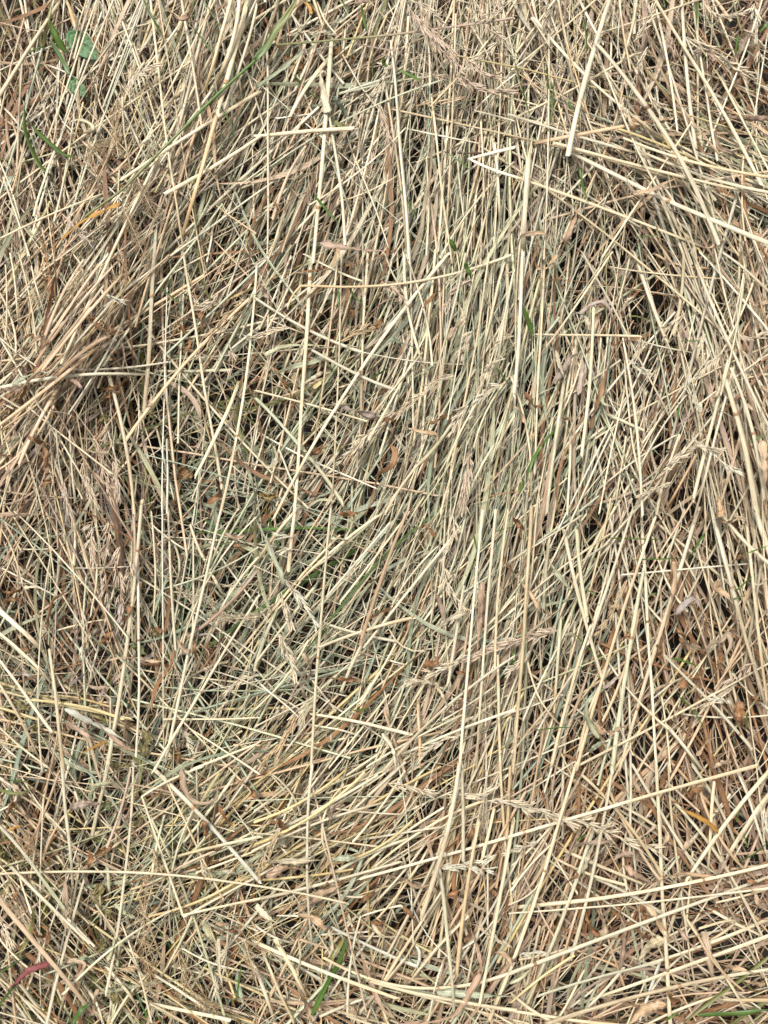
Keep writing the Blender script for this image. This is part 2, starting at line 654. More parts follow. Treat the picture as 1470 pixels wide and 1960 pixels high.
TRACE[(1, 2)] = '''
S c 19 432,-20 400,250 380,600 345,950 322,1300 318,1490
S c 26 222,-20 205,150 185,330
S c 23 240,-20 90,160 -10,310
S c 17 700,20 560,130 400,250 250,400
S c 16 770,60 600,260 420,470 270,640
S t 24 860,-10 820,165 760,270 700,400 650,600 600,750
S c 15 880,0 730,200 560,420 480,520
S c 18 1260,-20 1100,200 880,430 760,600 620,780
S c 14 1040,200 900,350 780,540
S c 23 360,778 560,700 720,655 905,605
S c 25 740,560 620,740 540,900 490,1030
S c 22 320,1160 500,1190 700,1230 885,1277
S c 14 300,1220 490,1255 640,1300
S w 14 -10,955 110,1060 245,1175
S c 16 1480,490 1300,680 1100,850
S c 14 1480,560 1250,760 1100,900
S c 19 1480,830 1270,980 1100,1110 900,1300 730,1490
S g 15 1200,1160 1000,1250 850,1340 640,1460
S c 17 1480,1140 1200,1230 1000,1330 760,1430
S c 22 1190,430 1150,700 1100,1000
S c 18 1300,-10 1270,300 1250,600 1200,1000 1170,1490
S c 18 1380,-10 1330,400 1310,800 1290,1200 1260,1490
S c 16 1445,-10 1390,500 1370,900
S t 22 930,1060 938,1300 940,1460
S c 13 0,1230 200,1130 340,1065
S c 12 660,1480 800,1200 880,1000 1000,800
S c 16 0,860 130,700 230,560 330,440
S c 14 60,900 200,680 400,480
S k 24 -10,900 60,700 130,540
S c 14 1370,1000 1230,1100 1080,1190
S c 14 0,1130 160,960 300,740
S c 16 600,1100 740,870 860,650
S c 14 490,1310 600,1130 680,960
S g 14 560,40 480,200 330,320
S c 15 960,30 880,240 800,420
S g 15 1200,40 1130,300 1050,500
S t 18 1220,640 1190,850 1140,1100
S c 14 420,1470 560,1300 760,1050
S c 12 740,600 860,780 970,800
S c 20 400,640 560,690 800,740
S t 15 480,760 640,820 800,870
S w 11 760,850 830,870 900,885
S c 12 1470,650 1340,760 1180,860
S c 14 100,1470 250,1270 420,1080
L g 27 -10,20 60,160 110,280 165,410
L c 26 725,1270 780,1360 805,1490
L t 26 270,810 310,900 290,970 250,980
L t 24 250,980 275,1050 310,1090
L p 28 1020,440 1070,560 1080,640
L b 16 1440,180 1420,260 1480,350
L b 18 890,140 970,75 1030,145
L g 42 1480,1270 1420,1360 1360,1460
L b 44 920,960 980,890 1050,840
L k 16 -10,660 150,830 330,1030
L c 30 1000,710 1100,620 1205,575
L p 36 1300,400 1290,560 1270,800
L b 26 400,950 480,960 600,970
L b 22 580,380 660,400 720,360
L t 26 1160,1010 1200,1060 1150,1120
L b 20 1150,920 1200,930 1240,980
L c 22 1030,980 1080,1080 1120,1160
L g 20 400,150 520,160 640,200
L b 26 480,20 540,10 600,5
G n 12 1250,130 1270,230
G n 30 1480,850 1430,970
G n 8 1380,110 1480,85
G n 10 560,1140 650,1130
H c 44 1130,20 1130,130 1100,210
H c 42 1080,250 1090,370 1130,480 1240,575
H p 50 1500,745 1400,775 1230,845
H c 46 1220,820 1130,870 1000,930
H c 30 1010,990 930,970 860,985
H w 40 170,390 240,480 350,660
H c 44 145,460 170,560 200,650
H c 50 140,700 180,800 220,920
F c 50 100,530 30,580 -30,620
H o 56 230,1160 200,1230 110,1370 40,1450
H c 36 1390,1080 1290,1150 1210,1200
H c 36 1190,1280 1080,1310 950,1400
H c 36 360,1070 280,1130 270,1220
H w 30 210,140 130,140
H w 30 220,215 140,215
'''
TRACE[(2, 2)] = '''
S o 23 112,-30 95,250 80,500 60,800 40,1100 20,1300 5,1500
S c 20 690,-10 600,300 500,540 440,760
S c 21 745,-10 755,300 780,600 800,1000 832,1490
S g 29 755,330 690,700 640,1000 575,1480 @0.34
S c 22 820,40 720,320 640,560 560,800 500,1050 370,1470
S c 27 1075,-20 960,330 870,640 790,900 700,1200 610,1490
S c 24 300,100 340,350 420,600 490,850 515,980
S c 14 400,20 200,150 -10,285
S c 14 560,130 330,280 100,480 -10,565
S c 13 550,180 250,400 -10,650
S c 14 640,60 560,200 440,300
S w 12 630,360 800,345 1100,320 1440,290
S c 27 1180,-20 1300,130 1490,310
S c 26 1145,-20 1230,300 1300,560 1370,850 1460,1100
S c 40 1390,-20 1440,120 1485,260
S c 22 1335,-20 1380,300 1400,560 1430,900 1470,1080
S c 16 1060,200 1150,500 1220,800 1290,1080
S c 21 870,820 1000,950 1100,1060 1250,1200 1375,1360 @0.85
S c 24 870,1210 960,1310 1090,1480
S c 18 1490,860 1200,1020 1000,1130 880,1210 700,1290 500,1380 370,1470
S c 12 870,580 900,800 935,970 kink 800,1080
S c 14 990,-10 900,250 830,500 790,700
S c 16 490,770 600,930 740,1100 900,1250
S c 14 90,860 170,1090 285,1235
S c 13 290,1050 150,1100 -10,1155
S c 20 450,660 380,870 300,1150 230,1450
S c 20 560,900 460,1100 390,1360
S k 24 640,920 520,1020 430,1100
S g 26 370,100 400,400 430,620
S g 24 210,200 190,380 180,550
S g 20 280,600 260,900 240,1150
S c 13 1490,1165 1200,1180 980,1160
S c 14 990,440 1060,620 1150,900
S c 15 620,180 750,500 870,640
S c 16 810,150 900,420 1000,560
S c 14 330,640 200,900 60,1200
S t 18 730,560 660,860 520,1200
S c 14 860,1060 880,1200 910,1490
S c 14 700,1400 600,1200 540,1030
S t 15 600,590 700,780 790,900
S c 14 60,1470 180,1200 370,900
S t 15 1180,840 1200,1100 1280,1400
S c 14 1470,1130 1300,970 1200,850
S c 15 0,1380 120,1230 260,1060
L v 42 940,590 1000,520 1045,502 1085,560 1095,650 1110,780
L t 30 1110,800 1150,750 1200,740 1240,700 1255,760 1220,830
L t 30 955,700 1020,760 1110,795
L t 30 1290,0 1260,50 1200,60
L b 30 1340,220 1270,290
L t 38 1195,390 1175,440 1240,480 1290,570
L t 38 475,1235 530,1265 585,1255
L t 28 1060,1400 1130,1310 1215,1290
L c 24 370,710 320,705 280,760
L b 36 935,650 980,720 1000,770
L b 52 1300,1090 1310,1180 1345,1260
L b 26 20,40 70,110
L t 22 0,340 100,460 170,580
L t 30 930,285 930,470 875,700
L v 22 640,920 560,990 520,1010
L g 30 210,270 270,370 345,455
L g 32 440,1075 430,1180 500,1300
L y 18 985,1060 1060,1000
L b 36 960,1000 1040,960 1110,900
L t 26 560,1290 620,1240 690,1220
L t 30 1160,1470 1200,1440 1260,1430
L b 26 1180,900 1200,830 1180,780
L b 30 1330,1080 1400,1070 1440,1090
L t 30 1270,20 1340,50 1300,90
L b 26 820,900 850,830 840,760
L g 36 430,1400 480,1350 540,1320
L b 20 640,740 690,660 660,600
L c 22 1380,400 1420,420 1480,380
G n 8 560,150 700,153 870,160
G n 8 700,275 850,270 1000,265
G n 9 780,475 840,465
G n 14 1110,120 1060,190 1020,270
G n 13 920,840 1000,860 1070,885
G n 8 360,700 450,790 550,860
G n 8 130,1255 250,1240 370,1235
G n 8 420,440 500,490
G n 9 1270,500 1350,480
G n 12 1290,450 1380,370
G n 14 1350,1240 1350,1150
G n 9 0,75 80,45
G n 8 1340,240 1480,190
G n 10 0,860 10,780
G n 10 950,1050 1040,1140 1110,1250
H p 54 265,680 150,710 -20,755
H c 44 100,800 40,870 -20,920
H o 40 660,390 620,500 560,600 505,690
H o 34 600,530 660,560 690,620
H p 40 1390,870 1300,920 1220,985
H c 38 1290,990 1180,1060 1080,1130
H w 34 1260,1110 1200,1080 1150,1070
'''
TRACE[(0, 3)] = '''
S c 24 352,-40 375,200 395,420 422,690 @0.97
S c 19 772,-20 745,280 715,600 690,850 665,1080 600,1290 @0.82
S c 17 -20,603 300,605 600,600 850,600 980,615 1200,640 1470,670 1700,710 1990,785
S cw 28 900,10 1000,130 1110,240 1250,370 1370,500 1490,660 @0.34
S cg 24 -20,310 80,430 180,550 280,680 365,810
S t 34 -20,735 130,920 260,1070 400,1240 530,1410
S c 23 30,530 200,700 340,850 510,1000
S c 20 350,820 450,930 545,1025
S c 22 615,1145 720,1270 800,1390
S c 20 490,640 440,760 400,930 350,1130 310,1300 262,1490
S gw 17 975,825 840,900 700,990 560,1110 440,1220 360,1300
S c 16 1170,-10 1000,60 880,120 815,165 kink 880,350 940,520 990,680 1050,845 kink 1200,810 1350,780 1490,750
S c 14 940,50 1010,180 1090,370 1160,520 1280,750
S c 13 1130,-10 1135,350 1137,695
S c 14 1120,230 1000,500 980,750 980,960
S c 16 1470,-10 1300,230 1100,500 900,740
S t 18 1230,480 1050,560 900,650
S c 13 120,50 250,240 380,380
S c 18 180,190 300,310 370,420
S c 11 250,160 235,600 225,950 230,1200 240,1480
S c 16 430,140 500,320
S c 25 625,-20 580,160 530,390
S k 28 610,470 620,620 632,740
S p 18 750,10 690,250 620,440
S g 20 1490,395 1200,460 900,540
S y 20 1480,560 1200,740 860,850
S c 16 1480,470 1300,540 1130,600
S c 14 690,870 760,1060 830,1290 870,1460
S c 25 850,1350 1050,1390 1320,1450
S c 18 830,1340 950,1400 1110,1490
S c 22 890,1190 1030,1280 1170,1370
S c 13 1210,820 1350,880 1480,935
S g 20 850,1180 720,1330 640,1460
S c 16 575,730 580,900
S c 26 110,1240 200,1350 290,1480
S c 18 -10,250 100,160 0,60
S g 20 1380,0 1250,180 1060,420
S y 20 1260,30 1130,240 1010,480
S g 20 940,280 900,450 870,620
S t 17 340,20 250,260 120,560
S t 17 440,200 330,330 250,520
S c 17 460,560 420,760 380,960
S c 22 600,1160 640,1330 620,1450
S c 15 100,560 140,720 180,830
S c 14 0,980 150,1140 330,1230
S g 17 1100,860 1000,1070 900,1240
S c 15 1470,1180 1250,1130 1050,1040
S c 14 1310,890 1290,1130 1250,1300
S c 22 460,1220 540,1330 590,1460
L g 30 660,780 720,830 800,865 880,880 960,870
L g 32 615,1110 650,1000 665,870
L r 34 290,1120 180,1155 110,1210 10,1310
L t 28 340,1230 400,1215 460,1180 485,1130 430,1108 360,1115
L t 32 380,620 375,800 378,1000
L t 34 1040,0 1060,120 1100,185 1170,205 1245,170 1240,80
L b 42 1160,310 1185,410
L g 34 1170,880 1200,960 1260,1025
L c 28 1255,980 1260,1150 1305,1370
L c 32 1265,585 1350,605 1390,600
L v 52 400,230 500,205 580,210
L b 40 515,450 520,540 495,600
L t 22 1240,890 1350,920 1420,990
L m 20 50,355 130,330
L b 26 260,1060 280,930 230,900
L b 26 30,300 60,240 80,190
L b 24 1240,180 1280,270 1330,330
L b 30 1350,60 1420,100 1470,170
L g 30 520,160 560,100 640,80
L b 24 180,900 220,960 300,950
L t 22 20,60 90,110 130,160
L t 26 560,1270 540,1390 570,1450
L k 40 440,1100 510,1090 550,1130
L b 26 1250,960 1310,930 1370,950
L p 26 660,300 730,280 720,330
C nb 90 615,220
C bl 130 600,455
C lb 170 570,720
C l 90 620,820
C l 120 590,1000
C lb 110 660,1300
C l 70 10,470
C l 80 800,300
G l 20 -10,125 90,145 180,130
G n 9 0,1180 90,1120 170,1070
G n 12 1360,1340 1370,1240 1385,1140
G n 9 60,70 160,80
G n 30 420,1480 460,1400 520,1350
G n 16 0,1350 60,1280 130,1190
G n 10 250,1400 330,1310
F o 80 850,610 830,800 830,1000 880,1260
H o 34 880,460 900,510 915,580
F o 50 165,350 170,470
F o 74 1020,1070 1070,1200 1130,1330 1240,1380
F o 60 1400,980 1430,1080 1470,1200
H c 30 1240,1210 1230,1290
H o 40 680,1150 760,1150
H c 40 0,880 60,1000
H c 30 1150,520 1170,600
'''
TRACE[(1, 3)] = '''
S c 18 325,-20 300,300 285,540 300,720 322,995 @0.56
S c 22 -20,760 300,690 600,600 832,540
S c 23 600,628 730,610 1000,530 1250,450 1470,390 1970,240 2320,145 2860,-10
S t 15 318,100 400,370 450,620 520,900 560,1150 640,1400
S y 18 -10,310 200,230 400,100 540,-10
S y 18 -10,440 250,330 400,210 620,30
S c 18 -10,475 200,370 500,270 800,180
S c 20 120,360 300,270 500,160 700,40
S g 22 450,600 700,480 850,400 1000,380
S c 18 560,600 700,500 900,330 1080,230
S c 17 680,560 900,420 1100,250 1300,200
S y 18 -10,645 300,620 560,580
S c 12 280,200 500,240 830,265
S c 13 -10,375 300,400 640,450 720,450
S c 30 1165,-20 1130,250 1060,500 1000,700 950,860
S c 22 1180,-10 1190,300 1190,530
S c 24 1370,230 1300,520
S g 26 1055,610 1090,850 1110,1080 1135,1400
S c 24 1280,300 1230,600 1180,900 1150,1200
S c 24 1480,300 1420,620 1380,880 1310,1200 1285,1360
S o 22 1460,-10 1440,400
S c 26 1480,1120 1400,1300 1340,1450
S c 20 1080,690 900,960 720,1250
S c 20 1220,850 1000,1080 860,1260
S c 22 850,1100 700,1280 600,1400
S w 23 440,920 600,1000 760,1070 925,1140 kink 942,1075 885,985
S c 22 390,1090 550,1170 750,1240 950,1270 1150,1250 1490,1165
S c 26 -10,1000 200,1090 400,1170 620,1260 800,1320
S c 25 640,1220 1000,1310 1490,1390
S c 16 605,850 560,1000 540,1150 525,1425 kink 680,1480
S w 14 610,850 700,820 830,790 kink 880,840
S c 12 600,965 850,970
S c 14 740,920 700,1180
S w 25 -10,1130 60,1320 120,1480
S c 20 30,1050 130,1270 210,1450
S y 15 690,860 850,970 1000,1055
S w 9 870,700 950,900 1110,1100 1230,1160
S c 30 120,1000 200,1140 300,1340
S c 18 -10,900 100,970 250,1010
S c 15 240,80 150,320 60,560
S c 16 850,20 700,250 560,420
S c 17 960,-10 880,180 800,330
S y 17 900,300 730,440 560,520 400,560
S t 18 1080,300 980,420 870,600
S c 17 1020,400 880,640 700,860
S c 17 620,830 800,650 960,450
S c 16 1300,850 1240,1100 1200,1300
S c 16 440,560 380,320 500,100
S c 16 80,30 200,140 250,260
S c 14 350,890 420,740 560,700
S c 16 320,960 500,950 640,940
S w 13 1080,1090 1020,1300 985,1480
S c 15 560,420 800,380 1060,340
S c 16 -10,250 160,120 300,-10
S c 18 480,730 560,740 620,740 kink 740,680
S w 12 120,848 240,850
S c 13 770,790 810,880
S c 22 360,1430 500,1370 700,1300
S g 14 340,1330 500,1290 640,1260
S c 13 1290,1350 1400,1430 1470,1470
S c 14 1450,700 1350,900 1180,1040
L c 40 60,545 280,540 400,525
L g 38 400,540 480,520 570,512
L p 50 60,605 200,580 330,590
L t 44 225,835 320,860 410,925
L t 52 240,810 350,740 490,675
L p 30 580,980 640,1180 720,1360 830,1460 950,1465
L p 38 900,1480 1080,1440 1150,1400 1230,1280 1290,1180
L b 24 1195,370 1220,402 1250,350
L t 26 860,640 930,690 1015,660
L c 28 240,950 255,1080 235,1210
L c 28 415,930 435,1020 410,1100
L b 28 840,780 890,850 920,900 900,960
L p 26 1240,940 1280,1060 1290,1180
L g 44 1040,1290 1250,1300 1490,1312
L b 40 80,310 130,320 175,335
L c 36 0,790 60,850 120,890
L t 30 480,1410 520,1370 580,1400
L b 28 1010,660 1090,740 1160,700
L b 22 600,770 680,700 700,640
L b 26 1200,1000 1230,920 1240,850
L t 26 1370,1060 1440,1080 1480,1150
L b 24 430,640 370,700 330,730
L c 24 670,900 720,960 790,980
L b 28 650,960 680,900 730,880
L t 36 230,1220 270,1330 330,1460
L p 26 420,300 440,240 500,200
G n 36 320,1420 400,1250 480,1100 535,960
G l 28 430,1100 470,1040 510,970
H c 42 760,90 900,110 1010,155
H c 44 1100,150 1250,155 1360,130
H c 48 1330,190 1450,190 1560,240
H w 40 1050,575 1150,560 1230,560
H w 40 1200,560 1290,580 1350,575
H w 34 1380,500 1300,540
H o 40 140,370 60,480 20,610
F c 44 1310,170 1300,290 1290,400
H c 36 1470,1030 1380,980 1300,930
H c 30 120,380 150,470
'''
TRACE[(2, 3)] = '''
S c 27 828,-20 850,350 865,700 880,1100 915,1490 @0.42 @0.78
S c 27 1490,0 1300,230 1120,460 1000,650
S c 34 1490,130 1350,330 1240,500
S c 24 575,-20 540,240 520,380 450,640 410,800 345,1090
S c 23 365,-20 290,240 190,600 100,830 20,1080
S g 25 470,350 380,600 300,850 200,1080 90,1350
S c 26 10,808 300,765 600,725 900,685 1080,663 1300,600 1490,543 @0.73
S c 14 -10,832 500,800 800,770 1100,730 1490,690
S c 26 -20,1175 150,1130 450,1000 700,900 950,820 1200,730 1490,618 @0.1
S c 20 980,830 1100,1020 1250,1230 1390,1470
S c 24 980,690 930,850 880,1010
S w 24 870,1060 820,1200 735,1440
S c 17 898,-20 930,400 960,640
S c 22 1160,90 1140,350 1125,600
S c 14 970,730 1020,1050 1065,1370
S c 24 250,450 500,560 745,665
S c 24 450,620 700,740 865,835
S c 22 1110,800 1300,900 1440,970
S c 25 1490,860 1150,1000 900,1090 700,1150
S c 26 1490,960 1200,1060 900,1170 600,1290 380,1350
S c 29 1490,1155 1200,1200 900,1270 600,1340 200,1470
S c 22 -20,1390 300,1440 640,1480
S k 18 840,1120 500,1200 150,1310
S c 26 1220,1330 1490,1335
S c 22 400,40 650,300 850,600
S c 22 600,200 740,280 840,345
S c 22 910,170 1130,430 1300,700 1440,970
S c 22 690,-20 900,330 1100,640
S c 20 1035,-20 1250,350 1330,560
S c 18 1300,30 1400,300 1480,560
S c 15 160,380 260,540 375,720
S c 11 -10,782 80,740 200,590
S t 18 560,1060 640,1020 730,960
S c 20 640,1150 500,1310 310,1490
S y 18 -10,1350 200,1180 350,1080
S t 20 550,100 700,420 850,640
S t 20 1080,120 1180,380 1400,640
S t 22 650,580 730,620 810,670
S t 17 480,730 560,1000 640,1250
S c 20 250,520 420,600 640,670
S c 18 1010,1050 900,1150 770,1330
S t 17 380,800 330,960 220,1350
S c 18 0,560 120,450 260,290
S c 16 0,700 180,480 330,360
S t 14 60,600 150,800 250,980
S c 18 450,1090 350,1290 250,1470
S c 18 660,700 640,480 680,300
S c 18 830,1000 950,940 1100,850
S c 24 0,1300 130,1400 280,1480
S t 18 1040,900 1190,1150 1330,1280
S c 18 1180,770 1350,730 1480,690
S c 20 760,1480 1000,1370 1250,1290
S c 20 1080,920 1280,880 1130,1000
S t 16 300,1020 460,1080 600,1140
L t 28 740,720 850,650 960,612 1150,630
L c 42 470,440 420,560 390,720
L t 50 480,800 525,920 480,1060
L p 38 620,840 645,950 620,1160
L p 46 1255,490 1190,590 1155,635
L t 42 1100,940 1130,1080 1165,1260
L c 62 870,980 790,1030 725,1110
L p 28 320,620 330,500 370,440 450,430 580,420
L p 38 640,560 720,620 810,670
L t 30 750,390 850,335 890,400 870,450
L m 36 960,230 1100,300 1185,370
L t 30 1000,300 1010,420 980,510
L t 50 680,1470 760,1385 890,1360
L b 42 890,1280 945,1345
L p 28 580,540 620,500 700,490
L b 40 870,20 860,90 900,130
L b 28 970,110 1030,160 1040,130 1090,130
L t 30 1060,190 1070,120 1100,80
L b 30 740,770 760,850 780,880
L t 34 700,760 800,820 910,1000
L b 34 430,820 440,900 500,960
L t 30 1380,700 1420,780 1480,830
L b 30 1300,620 1400,660 1480,640
L b 30 740,960 800,980 850,950
L p 30 950,920 1050,1030 1120,1050
L t 34 1200,1130 1320,1160 1460,1200
L t 30 1330,1220 1400,1240 1450,1250
L b 24 330,560 370,620 310,660
L c 26 90,240 230,270 300,330
L t 30 360,1080 450,1040 520,1020
L b 26 590,760 620,830 580,900
G l 27 1490,1070 1300,1220 1100,1370 970,1480
G n 28 1070,1420 1300,1410 1490,1385
G n 12 370,415 430,375
G n 14 1290,310 1305,240
G n 9 1350,450 1330,370
G n 10 1290,540 1380,500 1480,420
G g 20 -10,1240 60,1200 110,1150
G n 12 540,850 580,810
G n 14 880,1450 960,1400
H c 46 -10,205 80,220 200,260
H c 46 180,240 270,290 350,330
H c 46 320,310 420,310 480,350
H c 54 480,340 600,390 700,440
H c 48 680,420 760,440 840,480
H c 34 610,325 560,320 510,350
H w 32 150,430 50,460 -10,490
H w 30 210,1060 90,1060
H w 34 1450,230 1460,340
'''

